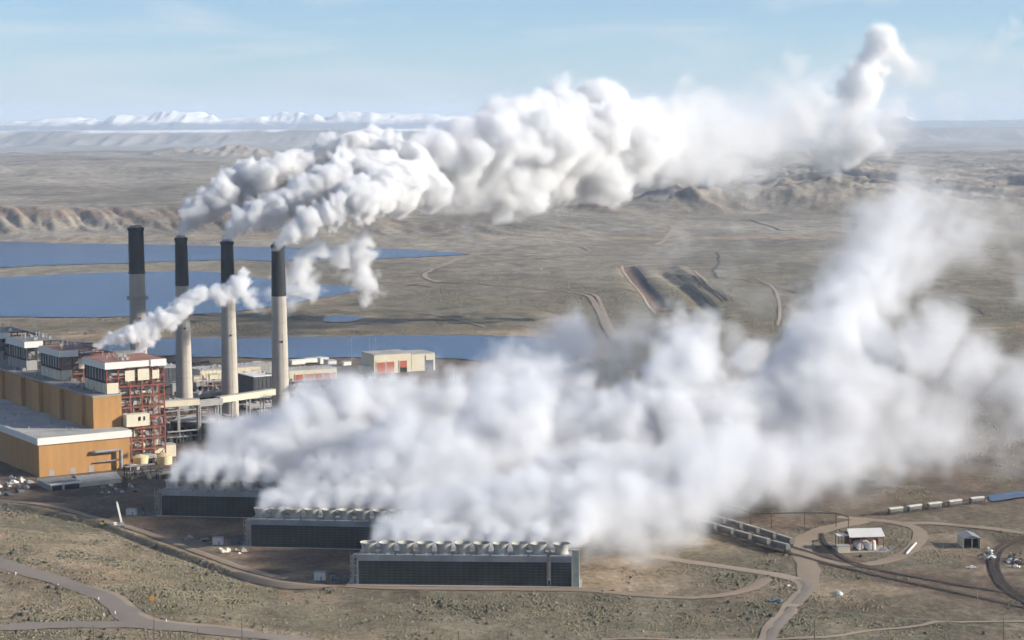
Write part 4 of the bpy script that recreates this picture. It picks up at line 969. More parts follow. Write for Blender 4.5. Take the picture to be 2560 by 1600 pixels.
# ---- fuel shelter
def fuel():
    p = G(2008, 1303); t = thing('fuel_shelter', 'open shed with a white sloping roof on red posts sheltering white tanks', 'open shed', p, math.radians(6))
    rf = MB(); rf.add([(-.6, -1, 8.4), (20.6, -1, 8.4), (22.6, 14, 10.4), (2, 14, 10.4), (-.6, -1, 8.7), (20.6, -1, 8.7), (22.6, 14, 10.7), (2, 14, 10.7)], [(0, 3, 2, 1), (4, 5, 6, 7), (0, 1, 5, 4), (1, 2, 6, 5), (2, 3, 7, 6), (3, 0, 4, 7)]); rf.build('roof', 'white', t)
    for x in (.2, 7, 13.5, 20):
        for y in (0, 11.5): MB().box(x - .22, x + .22, y - .22, y + .22, 0, 8.4 + y * .13).build('post', 'steel_red', t)
    MB().box(0, 20, 11.6, 11.9, 1.5, 9.4).build('back_wall', 'rust', t)
    m = MB()
    for k in range(6): m.bar((2 + k * 3.2, 9 + (k % 2), .2), (2 + k * 3.2, 9 + (k % 2), 6 + (k % 3)), .28, 8)
    m.bar((1, 9.5, 6), (19, 9.5, 6), .25, 8); m.build('pipework', 'steel_dark', t)
    MB().box(-7, 24, -2.5, 14, -.4, .12).build('slab', 'slab', t)
    MB().box(-5.5, 1, 6, 13, 7.9, 8.2).build('side_roof', 'white', t)
    for x in (-5.2, -1.5):
        for y in (6.3, 12.6): MB().box(x - .18, x + .18, y - .18, y + .18, 0, 7.9).build('post', 'steel_red', t)
    for k, (x, lb) in enumerate([(6.2, 'left white horizontal tank under the fuel shelter'), (11.6, 'right white horizontal tank under the fuel shelter')]):
        tk = thing('fuel_tank', lb, 'tank', (p.x + math.cos(.105) * x, p.y + math.sin(.105) * x, p.z), .105)
        m = MB(); m.bar((0, .6, 2.6), (0, 10, 2.6), 2.1, 24); m.build('tank_shell', 'tank_white', tk, True); m = MB(); m.box(-1.5, 1.5, 2, 2.5, .1, 1.2); m.box(-1.5, 1.5, 8, 8.5, .1, 1.2); m.each('saddle', 'steel_dark', tk)
    for k, (x, y, lb) in enumerate([(9.2, 7.4, 'small white upright tank behind the two horizontal tanks'), (15.2, 4, 'white upright tank at the right end of the fuel shelter')]):
        q = p + Vector((math.cos(.105) * x - math.sin(.105) * y, math.sin(.105) * x + math.cos(.105) * y, 0)); tk = thing('fuel_tank', lb, 'tank', q, 0)
        MB().lathe([(1.3, .1), (1.3, 4.8), (.3, 5.6)], 20).build('tank_shell', 'tank_white', tk, True)
    q = p + Vector((-7.8, -4.6, 0)); t2 = thing('block_hut', 'small block hut with a grey roof at the left front corner of the fuel shelter', 'hut', q, math.radians(6))
    MB().box(0, 7.2, 0, 4.6, 0, 4).build('wall', 'cream', t2); MB().box(-.2, 7.4, -.2, 4.8, 4, 4.3).build('roof', 'roof_pale', t2)
    m = MB()
    for k in range(4): m.lathe([(.45, 0), (.45, 1.4)], 10, (25 + (k % 2) * 2.2, 1 + k * 1.6, 0))
    m.box(17, 21, -1.5, -.6, 0, 1.6); m.each('fuel_pump', 'grey_metal', t)
fuel()
def gable():
    p = G(2276, 1296); t = thing('gabled_shed', 'grey metal shed with a gabled roof and two dark open bays beside the railway curve', 'shed', p, math.radians(1))
    W, Dd, h, rh = 10.0, 15, 5.8, 7.7
    m = MB(); m.box(0, .3, 0, Dd, 0, h); m.box(W - .3, W, 0, Dd, 0, h); m.box(0, W, Dd - .3, Dd, 0, h); m.build('wall', 'cream', t)
    m = MB(); m.add([(-.3, -.4, h), (W / 2, -.4, rh), (W / 2, Dd + .4, rh), (-.3, Dd + .4, h), (-.3, -.4, h + .2), (W / 2, -.4, rh + .2), (W / 2, Dd + .4, rh + .2), (-.3, Dd + .4, h + .2)], [(0, 1, 2, 3), (4, 7, 6, 5), (0, 4, 5, 1), (2, 6, 7, 3), (0, 3, 7, 4)])
    m.add([(W + .3, -.4, h), (W / 2, -.4, rh), (W / 2, Dd + .4, rh), (W + .3, Dd + .4, h), (W + .3, -.4, h + .2), (W / 2, -.4, rh + .2), (W / 2, Dd + .4, rh + .2), (W + .3, Dd + .4, h + .2)], [(0, 3, 2, 1), (4, 5, 6, 7), (0, 1, 5, 4), (2, 3, 7, 6), (0, 4, 7, 3)]); m.build('roof', 'grey_metal', t)
    m = MB(); m.add([(0, 0, h), (W, 0, h), (W / 2, 0, rh), (0, .2, h), (W, .2, h), (W / 2, .2, rh)], [(0, 1, 2), (3, 5, 4), (0, 3, 4, 1)]); m.build('gable', 'grey_panel', t)
    MB().box(W / 2 - .2, W / 2 + .2, -.1, .3, 0, h).build('door_post', 'cream', t)
    MB().box(.35, W - .35, 5, 5.3, 0, h - .1).build('inner_wall', 'dark_opening', t)
gable()
def barrier():
    p = G(2141, 1311); q = G(2164, 1286); d = q - p; o = MB().prism([(-.5, 0), (-.35, 1.3), (.35, 1.3), (.5, 0)], 0, Vector((d.x, d.y)).length).build('concrete_barrier', 'white'); o.location = p; o.rotation_euler.z = math.atan2(d.y, d.x)
    tag(o, 'pale concrete wall along the road right of the fuel shelter', 'barrier')
barrier()
def pickup(xd, yd, rz, m_, label):
    p = G(xd, yd, .15); t = thing('pickup_truck', label, 'vehicle', p, rz, 'vehicles on the dirt')
    MB().box(-2.7, 2.7, -.95, .95, .45, 1.05).box(.0, 0.01, -.1, .1, 1.05, 1.06).build('body', m_, t)
    MB().prism([(-.85, 1.05), (-.7, 1.8), (.7, 1.8), (.85, 1.05)], -.4, 1.4).build('cab', m_, t)
    MB().box(1.42, 1.5, -.6, .6, 1.15, 1.65).build('windscreen', 'dark_opening', t)
    for x in (-1.7, 1.7):
        for y in (-1, .8):
            w = MB(); w.bar((x, y, .4), (x, y + .2, .4), .4, 12); w.build('wheel', 'steel_dark', t)
pickup(2294, 1344, 0, 'tank_white', 'small white vehicle standing on bare dirt below the gabled shed')
pickup(1826, 1422, .3, 'blue_cab', 'dark blue truck beside the access road at the lower right')
pickup(1842, 1424, 1.2, 'blue_cab', 'dark blue vehicle next to the road bend, right of the dark blue truck')
pickup(1278, 636, .2, 'tank_white', 'white vehicle on the straight dirt road across the far plain')
def rock(xd, yd, s, label, m_='tank_white', grp=None, name='boulder', cat='boulder'):
    p = G(xd, yd); bm = bmesh.new(); bmesh.ops.create_icosphere(bm, subdivisions=2, radius=s)
    for v in bm.verts: v.co *= 1 + R.uniform(-.18, .18); v.co.z *= .8
    me = bpy.data.meshes.new(name); bm.to_mesh(me); bm.free(); me.materials.append(M[m_]); o = bpy.data.objects.new(name, me); COL.objects.link(o); o.location = p + Vector((0, 0, s * .4)); tag(o, label, cat, grp)
rock(1979, 1402, 1.5, 'white boulder, the upper left of a pair on bare dirt at the lower right'); rock(1984, 1407, 1.7, 'white boulder, the lower right of a pair on bare dirt')
rock(1862, 1385, .9, 'pale boulder beside the road junction, left of the dark shadowed bush')

# ---- pipeline on trestles over the rail yard
def pipeline():
    pts = [G(a, b) for a, b in [(1700, 1222), (1772, 1246), (1822, 1247), (1900, 1245), (1975, 1246), (2004, 1256)]]
    t = thing('pipe_trestle', 'thin dark overhead pipe on tall posts crossing the rail yard to the fuel shelter', 'pipeline', pts[1], 0)
    o = pts[1]; m = MB(); T = [q - o + Vector((0, 0, 9)) for q in pts]; m.path(T, .35, 6); m.build('pipe', 'steel_dark', t)
    for q in T[1:]: l = MB(); l.bar((q.x, q.y, 0), (q.x, q.y, q.z), .3, 4); l.build('post', 'rust', t)
pipeline()

# ---- poles, posts, markers, sign
def pole(xd, yd, h, label, m_='wood', arm=True, r=.16, grp='utility poles', name='utility_pole', cat='pole'):
    p = G(xd, yd); t = thing(name, label, cat, p, R.uniform(-.3, .3), grp)
    MB().lathe([(r * 1.2, -.5), (r * .8, h)], 8).build('shaft', m_, t)
    if arm: MB().box(-1.2, 1.2, -.1, .1, h - .8, h - .55).build('crossarm', m_, t)
for k, (x, y, h) in enumerate([(222, 1540, 12), (366, 1560, 19), (468, 1560, 14), (573, 1560, 20), (1084, 1560, 14), (1200, 1575, 17)]): pole(x, y, h, f'thin wooden pole at the bottom edge, {["leftmost of six", "second of six from the left", "third of six from the left", "fourth of six from the left", "fifth of six from the left", "rightmost of six"][k]}', r=.2, arm=False)
pole(1924, 1530, 13, 'dark pole standing on the access road edge at the bottom', r=.22, arm=False); pole(2309, 1446, 11, 'thin grey pole with a white base beside the tracks at the lower right', 'grey_metal', False)
pole(2370, 1530, 13, 'dark pole near the lower right corner', r=.22, arm=False)
for k, (x, y) in enumerate([(680, 858), (831, 853), (873, 853), (888, 851), (418, 868)]): pole(x, y, 24, f'slender tall mast on the near lake shore, {["leftmost right of the nearest chimney", "left of three before the maintenance hall", "middle of three before the maintenance hall", "right of three before the maintenance hall", "beside the second chimney"][k]}', 'grey_metal', True, .22, 'masts on the lake shore', 'mast', 'mast')
def marker(xd, yd, label):
    p = G(xd, yd); t = thing('road_marker', label, 'road marker', p, 0, 'white road marker posts')
    MB().lathe([(.32, -.3), (.32, 1.5), (.15, 1.7)], 10).build('post', 'tank_white', t)
for a in [(37, 1358, 'white marker post on the lower side of the left road, leftmost'), (137, 1387, 'white marker post on the lower side of the left road, second from the left'), (233, 1418, 'white marker post inside the road bend'), (245, 1456, 'white marker post just above the road fork, left one'), (272, 1452, 'white marker post just above the road fork, right one'), (393, 1470, 'bright white marker post right of the road fork')]: marker(*a)
def sign():
    p = G(359, 1425); t = thing('warning_sign', 'orange diamond warning sign beside the left road', 'sign', p, math.radians(12))
    m = MB(); m.add([(0, -.1, .9), (1.5, -.1, 2.5), (0, -.1, 4.1), (-1.5, -.1, 2.5), (0, 0, .9), (1.5, 0, 2.5), (0, 0, 4.1), (-1.5, 0, 2.5)], [(0, 1, 2, 3), (4, 7, 6, 5), (0, 4, 5, 1), (1, 5, 6, 2), (2, 6, 7, 3), (3, 7, 4, 0)]); m.build('board', 'sign_orange', t)
    MB().box(-.1, .1, .02, .2, -.5, 3).build('post', 'wood', t)
    m = MB(); m.bar((-.3, -.14, 2.0), (.1, -.14, 2.5), .12, 4); m.bar((.1, -.14, 2.5), (.1, -.14, 3.1), .12, 4); m.build('arrow', 'yellow', t)
sign()
def fence():
    a = G(-60, 1520 + 30); b = G(760, 1560); c = (a + b) / 2; t = thing('wire_fence', 'thin wire fence along the bottom edge of the photo', 'fence', a, 0)
    n = 46; posts = [a.lerp(b, k / n) for k in range(n + 1)]
    m = MB()
    for q in posts:
        z = float(HGT(np.array([q.x]), np.array([q.y]))[0]); q.z = z; m.bar(q - a - Vector((0, 0, .3)), q - a + Vector((0, 0, 2.2)), .09, 4)
    m.build('post', 'grey_metal', t); m = MB()
    for z in (.5, 1.2, 2.0): m.path([q - a + Vector((0, 0, z)) for q in posts], .035, 3)
    m.build('wire', 'grey_metal', t)
fence()

# ---- shrubs: nobody could count them
def bushes(name, n, seed, xr, yr, dens, mm, smin, smax, label):
    rs = np.random.RandomState(seed); X = []; Y = []
    y = rs.uniform(yr[0] ** 2, yr[1] ** 2, n * 3) ** .5; u = rs.uniform(-.30, .30, n * 3); x = u * y
    p = pxl(x, y); k = dens(x, y, p) > rs.uniform(0, 1, len(x)); x, y = x[k][:n], y[k][:n]; k = road_free(x, y); x, y = x[k], y[k]; n = len(x); z = HGT(x, y)
    base = np.array([(math.cos(a) * r, math.sin(a) * r, h) for r, h, off in ((.95, 0, 0), (.85, .6, .4)) for a in [off + 2 * math.pi * j / 5 for j in range(5)]] + [(0, 0, 1.0)])
    fc = []
    for l in (0,):
        for j in range(5): fc.append((l + j, l + (j + 1) % 5, l + 5 + (j + 1) % 5)); fc.append((l + j, l + 5 + (j + 1) % 5, l + 5 + j))
    for j in range(5): fc.append((5 + j, 5 + (j + 1) % 5, 10))
    fc = np.array(fc); s = rs.uniform(smin, smax, n) * (1 + .6 * (rs.uniform(0, 1, n) > .93)); hz = rs.uniform(.65, 1.1, n)
    jit = 1 + rs.uniform(-.28, .28, (n, 11, 1)); ang = rs.uniform(0, 6.28, n); ca, sa = np.cos(ang)[:, None], np.sin(ang)[:, None]
    V = base[None] * jit * s[:, None, None]; V[:, :, 2] *= hz[:, None]
    vx = V[:, :, 0] * ca - V[:, :, 1] * sa + x[:, None]; vy = V[:, :, 0] * sa + V[:, :, 1] * ca + y[:, None]; vz = V[:, :, 2] + z[:, None] - .1
    co = np.stack([vx, vy, vz], -1).reshape(-1, 3).astype(np.float32); F = (fc[None] + (np.arange(n) * 11)[:, None, None]).reshape(-1, 3).astype(np.int32)
    me = bpy.data.meshes.new(name); me.vertices.add(len(co)); me.vertices.foreach_set('co', co.ravel()); me.loops.add(F.size); me.loops.foreach_set('vertex_index', F.ravel()); me.polygons.add(len(F)); me.polygons.foreach_set('loop_start', (np.arange(len(F)) * 3).astype(np.int32)); me.update(calc_edges=True)
    me.materials.append(mm); o = bpy.data.objects.new(name, me); COL.objects.link(o); tag(o, label, 'shrubs', None, 'stuff')
def bush_mat(nm, a, b):
    m = mat(nm, a, .95, .0, .1); t = m.node_tree; r = [x for x in t.nodes if x.type == 'VALTORGB'][0]; r.color_ramp.elements[0].color = a + (1,); r.color_ramp.elements[1].color = b + (1,)
    n = [x for x in t.nodes if x.type == 'TEX_NOISE'][0]; n.inputs['Scale'].default_value = .35; return m
def clear_roads(x, y):
    return np.ones_like(x)
ROADPTS = []
for o in bpy.data.objects:
    if o.name.split('.')[0] in ('road', 'road_shoulder', 'path', 'railway_track', 'road_surface') and o.type == 'MESH':
        n_ = len(o.data.vertices) // 5; a = np.empty(len(o.data.vertices) * 3, np.float32); o.data.vertices.foreach_get('co', a); a = a.reshape(-1, 3)[2::5, :2]
        w_ = float(np.linalg.norm(np.array(o.data.vertices[0].co[:2]) - np.array(o.data.vertices[4].co[:2]))); ROADPTS.append((a, w_))
def road_free(x, y):
    ok = np.ones(len(x), bool)
    for a, w_ in ROADPTS:
        for p, q in zip(a[:-1], a[1:]):
            cx, cy_ = (p + q) / 2; L = np.linalg.norm(q - p) / 2 + w_ * .5 + .8
            m = (np.abs(x - cx) < L) & (np.abs(y - cy_) < L) & ok
            if m.any():
                i = np.where(m)[0]; ok[i] &= seg_dist(x[i], y[i], [p, q]) > w_ * .5 + .7
    return ok
def dens_near(x, y, p):
    e = np.interp(x, EDX, EDY) - y; pt = fbm(x / 38, y / 60, 4, 400)
    pt2 = fbm(x / 13, y / 18, 3, 402); onb = ss(2, 14, e) * (.18 + .85 * ss(.40, .56, pt)) * (.35 + .75 * ss(.38, .58, pt2)) * (1 - .6 * ss(.60, .68, fbm(x / 55, y / 75, 4, 230)))
    rt = ss(0, 10, -e) * ss(1500, 1640, p) * ss(.50, .60, pt) * ss(.4, .6, pt2) * .8 * (y < 1400)
    d = onb + rt
    return d
bushes('sagebrush', 150000, 5, None, (690, 1420), dens_near, bush_mat('sage_leaf', (.115, .102, .064), (.28, .24, .155)), .20, .62, 'grey green sagebrush covering the slopes and dirt in the foreground')
bushes('dark_scrub', 9000, 6, None, (690, 1300), lambda x, y, p: dens_near(x, y, p) * ss(.5, .62, fbm(x / 24, y / 24, 3, 410)), bush_mat('scrub_leaf', (.062, .062, .044), (.13, .118, .08)), .45, 1.3, 'darker taller scrub scattered in the foreground sagebrush')
def dens_mid(x, y, p):
    ok = np.ones_like(x)
    for k, pts in LK.items(): ok *= ~inside(x, y, pts); 
    d = ss(.42, .60, fbm(x / 90, y / 150, 4, 420)) * ok
    return d * ((y > 2380) | (p > 1450))
bushes('distant_scrub', 52000, 7, None, (1400, 3300), dens_mid, bush_mat('far_leaf', (.12, .11, .075), (.20, .175, .125)), .5, 1.3, 'low scrub over the plain beyond the plant')
#@@STEAM
# ------------------------------------------------------------------ steam: real volumes grown round a skeleton of puffs
def steam(name, label, paths, res, dens, yaw, warp=(50, 12), vs=(12, 36), amp=1.0, aniso=.3, seed=0, pad=1.2, smin=0.6, fill=.62, er=0.0, ersc=14.0, wz=None, col=(.985, .987, .993)):
    rng = random.Random(seed); P = []; Rd = []; Kd = []; S = []
    for path in paths:           # x, y, distance, radius in photo pixels, density, softness in metres
        for a, b in zip(path[:-1], path[1:]):
            A = D(a[0], a[1], a[2]); B = D(b[0], b[1], b[2]); ra = a[3] * a[2] / 4725; rb = b[3] * b[2] / 4725
            n = max(2, int((B - A).length / (.35 * min(ra, rb) + .1 * max(ra, rb))))
            for i in range(n):
                t = i / n; r = ra + (rb - ra) * t; j = .2 * r
                q = A.lerp(B, t) + Vector((rng.uniform(-j, j), rng.uniform(-j, j), rng.uniform(-j, j)))
                P.append(q); Rd.append(r * rng.uniform(.82, 1.15)); Kd.append(a[4] + (b[4] - a[4]) * t); S.append(a[5] + (b[5] - a[5]) * t)
    c0 = sum(P, Vector()) / len(P); c0.z = 0; rot = Matrix.Rotation(-yaw, 3, 'Z')
    P = [rot @ (p - c0) for p in P]
    PA = np.array(P); RA = np.array(Rd); KA = np.array(Kd); keep = np.ones(len(P), bool)
    for i in range(len(P)):          # drop puffs wholly inside a larger and equally dense one
        dd = np.linalg.norm(PA - PA[i], axis=1); keep[i] = not np.any((dd + RA[i] < RA * .72) & (KA >= KA[i] * .8))
    P = [p for p, k in zip(P, keep) if k]; Rd, Kd, S = [list(np.array(q)[keep]) for q in (Rd, Kd, S)]
    rx = max(Rd); Cl = [0. if r < rx * .3 else 1. if r < rx * .6 else 2. for r in Rd]
    if len(P) < 120: Cl = [0.] * len(P)
    else: Cl = [float(sorted(set(Cl)).index(c)) for c in Cl]
    me = bpy.data.meshes.new(name); me.from_pydata(P, [], [])
    for nm, v in (('rad', Rd), ('dens', Kd), ('soft', S), ('cls', Cl)):
        me.attributes.new(nm, 'FLOAT', 'POINT').data.foreach_set('value', np.array(v, dtype=np.float32))
    P = np.array(P); Rd = np.array(Rd); mn = (P - Rd[:, None] * pad).min(0); mxx = (P + Rd[:, None] * pad).max(0); mn[2] = max(mn[2], smin)
    o = bpy.data.objects.new(name, me); COL.objects.link(o); o.location = c0; o.rotation_euler.z = yaw
    tag(o, label, 'steam', None, 'stuff')
    ng = bpy.data.node_groups.new(name, 'GeometryNodeTree')
    ng.interface.new_socket('Geometry', in_out='INPUT', socket_type='NodeSocketGeometry'); ng.interface.new_socket('Geometry', in_out='OUTPUT', socket_type='NodeSocketGeometry')
    N = ng.nodes; L = ng.links; gi = N.new('NodeGroupInput'); go = N.new('NodeGroupOutput')
    def nd(t, **k):
        x = N.new(t)
        for a, b in k.items(): setattr(x, a, b)
        return x
    def mth(op, a, b=None, c=None):
        x = nd('ShaderNodeMath', operation=op)
        for i, v in enumerate((a, b, c)):
            if v is None: continue
            if isinstance(v, (int, float)): x.inputs[i].default_value = v
            else: L.new(v, x.inputs[i])
        return x.outputs[0]
    pos = nd('GeometryNodeInputPosition').outputs[0]
    nz = nd('ShaderNodeTexNoise'); nz.inputs['Scale'].default_value = 1 / warp[0]; nz.inputs['Detail'].default_value = 1.5; L.new(pos, nz.inputs['Vector'])
    v1 = nd('ShaderNodeVectorMath', operation='SUBTRACT'); L.new(nz.outputs['Color'], v1.inputs[0]); v1.inputs[1].default_value = (.5, .5, .5)
    v2 = nd('ShaderNodeVectorMath', operation='MULTIPLY_ADD'); L.new(v1.outputs[0], v2.inputs[0]); v2.inputs[1].default_value = (warp[1] * 2,) * 3; L.new(pos, v2.inputs[2])
    if wz:                        # the drift only grows with height, so the steam stays rooted in the fans
        sz = nd('ShaderNodeSeparateXYZ'); L.new(pos, sz.inputs[0]); wr = nd('ShaderNodeMapRange', interpolation_type='SMOOTHSTEP'); L.new(sz.outputs[2], wr.inputs[0]); wr.inputs[1].default_value = wz[0]; wr.inputs[2].default_value = wz[1]; wr.inputs[3].default_value = warp[1] * .22; wr.inputs[4].default_value = warp[1] * 2
        L.new(wr.outputs[0], v2.inputs[1])
    pw = v2.outputs[0]
    def vor(f, det):
        v = nd('ShaderNodeTexVoronoi', feature='F1'); v.normalize = False; v.inputs['Scale'].default_value = 1 / f; v.inputs['Detail'].default_value = det; v.inputs['Roughness'].default_value = .48; L.new(pw, v.inputs['Vector']); return v.outputs['Distance']
    va, vb = vor(vs[0], 2.2), vor(vs[1], 2.6)
    if er:                        # ragged, torn edges
        ez = nd('ShaderNodeTexNoise'); ez.inputs['Scale'].default_value = 1 / ersc; ez.inputs['Detail'].default_value = 3.5; ez.inputs['Roughness'].default_value = .6; L.new(pw, ez.inputs['Vector'])
        ero = mth('MULTIPLY', mth('SUBTRACT', ez.outputs[0], .5), er * 2)
    den = None; ncl = int(max(Cl)) + 1
    for ci in range(ncl):          # small, middle and large puffs are looked up apart, so that a small one never bites into a large one
        geo = gi.outputs[0]
        if ncl > 1:
            ca = nd('GeometryNodeInputNamedAttribute', data_type='FLOAT'); ca.inputs[0].default_value = 'cls'
            cmp = nd('FunctionNodeCompare', data_type='FLOAT', operation='EQUAL'); L.new(ca.outputs[0], cmp.inputs[0]); cmp.inputs[1].default_value = ci; cmp.inputs['Epsilon'].default_value = .1
            sg = nd('GeometryNodeSeparateGeometry', domain='POINT'); L.new(geo, sg.inputs[0]); L.new(cmp.outputs[0], sg.inputs[1]); geo = sg.outputs[0]
        sn = nd('GeometryNodeSampleNearest'); L.new(geo, sn.inputs[0]); L.new(pw, sn.inputs['Sample Position'])
        def samp(val, dt):
            x = nd('GeometryNodeSampleIndex', data_type=dt); L.new(geo, x.inputs[0]); L.new(val, x.inputs['Value']); L.new(sn.outputs[0], x.inputs['Index']); return x.outputs[0]
        def attr(nm):
            x = nd('GeometryNodeInputNamedAttribute', data_type='FLOAT'); x.inputs[0].default_value = nm; return samp(x.outputs[0], 'FLOAT')
        cc = samp(nd('GeometryNodeInputPosition').outputs[0], 'FLOAT_VECTOR'); rad = attr('rad'); dn = attr('dens'); so = attr('soft')
        ds = nd('ShaderNodeVectorMath', operation='DISTANCE'); L.new(pw, ds.inputs[0]); L.new(cc, ds.inputs[1])
        mr = nd('ShaderNodeMapRange', interpolation_type='SMOOTHSTEP'); L.new(rad, mr.inputs[0]); mr.inputs[1].default_value = vs[0] * .7; mr.inputs[2].default_value = vs[1] * .9
        v = mth('MULTIPLY_ADD', mth('SUBTRACT', vb, va), mr.outputs[0], va)
        sm = mth('ADD', mth('SUBTRACT', rad, ds.outputs['Value']), mth('MULTIPLY', rad, mth('MULTIPLY', mth('SUBTRACT', fill, v), amp)))
        if er: sm = mth('ADD', sm, mth('MULTIPLY', ero, mth('MINIMUM', 1.0, mth('DIVIDE', rad, 34.0))))
        m2 = nd('ShaderNodeMapRange', interpolation_type='SMOOTHSTEP'); L.new(sm, m2.inputs[0]); L.new(so, m2.inputs[2])
        dk = mth('MULTIPLY', m2.outputs[0], dn)
        den = dk if den is None else mth('MAXIMUM', den, dk)
    vc = nd('GeometryNodeVolumeCube'); L.new(den, vc.inputs[0]); vc.inputs['Min'].default_value = mn; vc.inputs['Max'].default_value = mxx
    rr = [max(8, int((mxx[i] - mn[i]) / res)) for i in range(3)]
    for i, a in enumerate('XYZ'): vc.inputs['Resolution ' + a].default_value = rr[i]
    print(name, 'voxels', rr, rr[0] * rr[1] * rr[2] / 1e6, len(Rd))
    st = nd('GeometryNodeSetMaterial'); L.new(vc.outputs[0], st.inputs[0]); L.new(st.outputs[0], go.inputs[0])
    m = bpy.data.materials.new(name); m.use_nodes = True; t_ = m.node_tree; t_.nodes.clear()
    pv = t_.nodes.new('ShaderNodeVolumePrincipled'); out = t_.nodes.new('ShaderNodeOutputMaterial'); t_.links.new(pv.outputs[0], out.inputs['Volume'])
    pv.inputs['Color'].default_value = col + (1,); pv.inputs['Density'].default_value = dens; pv.inputs['Anisotropy'].default_value = aniso
    st.inputs['Material'].default_value = m; me.materials.append(m)
    md = o.modifiers.new('steam', 'NODES'); md.node_group = ng; md.show_viewport = False
    return o
# ---- chimney plumes
steam('chimney_steam', 'crisp white billows rising in three arcs from the three smoking chimneys', [
 [(428, 549, 1771, 12, 1, 1.5), (437, 532, 1773, 21, 1, 1.5), (458, 510, 1775, 32, 1, 2), (490, 484, 1780, 42, 1, 2), (550, 452, 1795, 52, 1, 2.5), (640, 418, 1815, 59, 1, 3), (740, 395, 1835, 61, 1, 3), (800, 375, 1850, 59, 1, 4), (860, 368, 1862, 52, 1, 4), (980, 375, 1900, 59, 1, 5)],
 [(536, 558, 1708, 13, 1, 1.5), (545, 545, 1709, 20, 1, 1.5), (566, 526, 1711, 28, 1, 2), (620, 502, 1720, 40, 1, 2), (690, 475, 1732, 50, 1, 2.5), (780, 440, 1755, 59, 1, 3), (880, 415, 1790, 71, 1, 4), (980, 405, 1850, 78, 1, 5)],
 [(656, 570, 1652, 13, 1, 1.5), (664, 560, 1653, 19, 1, 1.5), (690, 545, 1655, 26, 1, 2), (735, 522, 1662, 35, 1, 2), (790, 496, 1672, 45, 1, 2.5), (850, 468, 1690, 57, 1, 3), (930, 440, 1730, 64, 1, 4), (1000, 425, 1780, 71, 1, 5)],
], 1.7, .26, math.radians(38), warp=(40, 9), vs=(12, 34), amp=.95, aniso=.05, fill=.80, er=4, ersc=8)
steam('plume_steam', 'broad white plume merged from the chimneys, thinning to grey veils toward the right', [
 [(960, 400, 1830, 77, 1, 5), (1060, 390, 1850, 92, 1, 6), (1130, 385, 1870, 105, 1, 7), (1270, 375, 1940, 116, 1, 8), (1400, 350, 2020, 123, 1, 9), (1540, 345, 2120, 114, 0.3348, 14.4), (1680, 330, 2240, 105, 0.15, 21.6), (1800, 325, 2350, 97, 0.105, 28.8), (1900, 315, 2450, 88, 0.07, 33.6), (2000, 300, 2500, 66, 0.075, 36)],
 [(1130, 315, 1930, 53, 1, 7), (1200, 275, 1960, 55, 1, 7), (1340, 270, 2040, 70, 1, 8), (1430, 262, 2080, 64, 1, 9), (1560, 275, 2180, 66, 0.2604, 16.8), (1700, 245, 2280, 62, 0.125, 21.6), (1820, 240, 2360, 59, 0.0875, 26.4), (1900, 230, 2400, 44, 0.1, 28.8)],
 [(1640, 400, 2200, 53, 0.2232, 19.2), (1790, 405, 2330, 44, 0.15, 19.2), (1850, 380, 2350, 44, 0.1, 24)], [(1000, 450, 1800, 55, 0.35, 16), (1150, 470, 1850, 37, 0.35, 16)], [(1120, 440, 1880, 44, 0.8, 8), (1260, 450, 1960, 50, 1, 8), (1400, 425, 2040, 52, 1, 9), (1540, 405, 2120, 50, 0.2976, 14.4)],
 [(1780, 300, 2380, 90, .2, 24), (1900, 290, 2440, 100, .22, 26), (2020, 290, 2500, 90, .2, 26), (2110, 330, 2520, 70, 0.08, 26)], [(1780, 190, 2380, 44, 0.08, 22), (1880, 170, 2440, 44, 0.08, 22), (1960, 200, 2480, 50, 0.07, 22)],
], 2.6, .105, math.radians(44), warp=(46, 11), vs=(16, 50), amp=.85, aniso=.05, fill=.78, er=18, ersc=18)
steam('high_steam', 'tall thin column of steam rising above the horizon at the upper right', [
 [(2085, 350, 2480, 42, .5, 14), (2010, 345, 2500, 50, .7, 12), (1985, 280, 2510, 52, .8, 12), (2025, 220, 2530, 58, .9, 12), (2060, 160, 2550, 55, 1, 10), (2090, 105, 2560, 55, 1, 10), (2130, 150, 2570, 58, .35, 18), (2190, 195, 2590, 45, .08, 22)],
 [(1960, 385, 2500, 42, .5, 14), (1990, 340, 2500, 42, .4, 14)],
 [(1870, 105, 2500, 30, .16, 14), (1880, 160, 2500, 48, .2, 16), (1905, 225, 2500, 75, .2, 20), (1930, 290, 2500, 75, .25, 24)],
 [(2400, 65, 2700, 25, .2, 12), (2330, 130, 2700, 32, .12, 14), (2290, 180, 2700, 25, .1, 14)],
 [(2220, 250, 2600, 45, .12, 16), (2290, 260, 2620, 38, .12, 16)], [(2100, 300, 2500, 62, .15, 24), (2120, 240, 2520, 62, .12, 24)],
], 3.2, .11, 0, warp=(40, 18), vs=(12, 34), amp=.95, aniso=.05, seed=4, fill=.77, er=20, ersc=15)
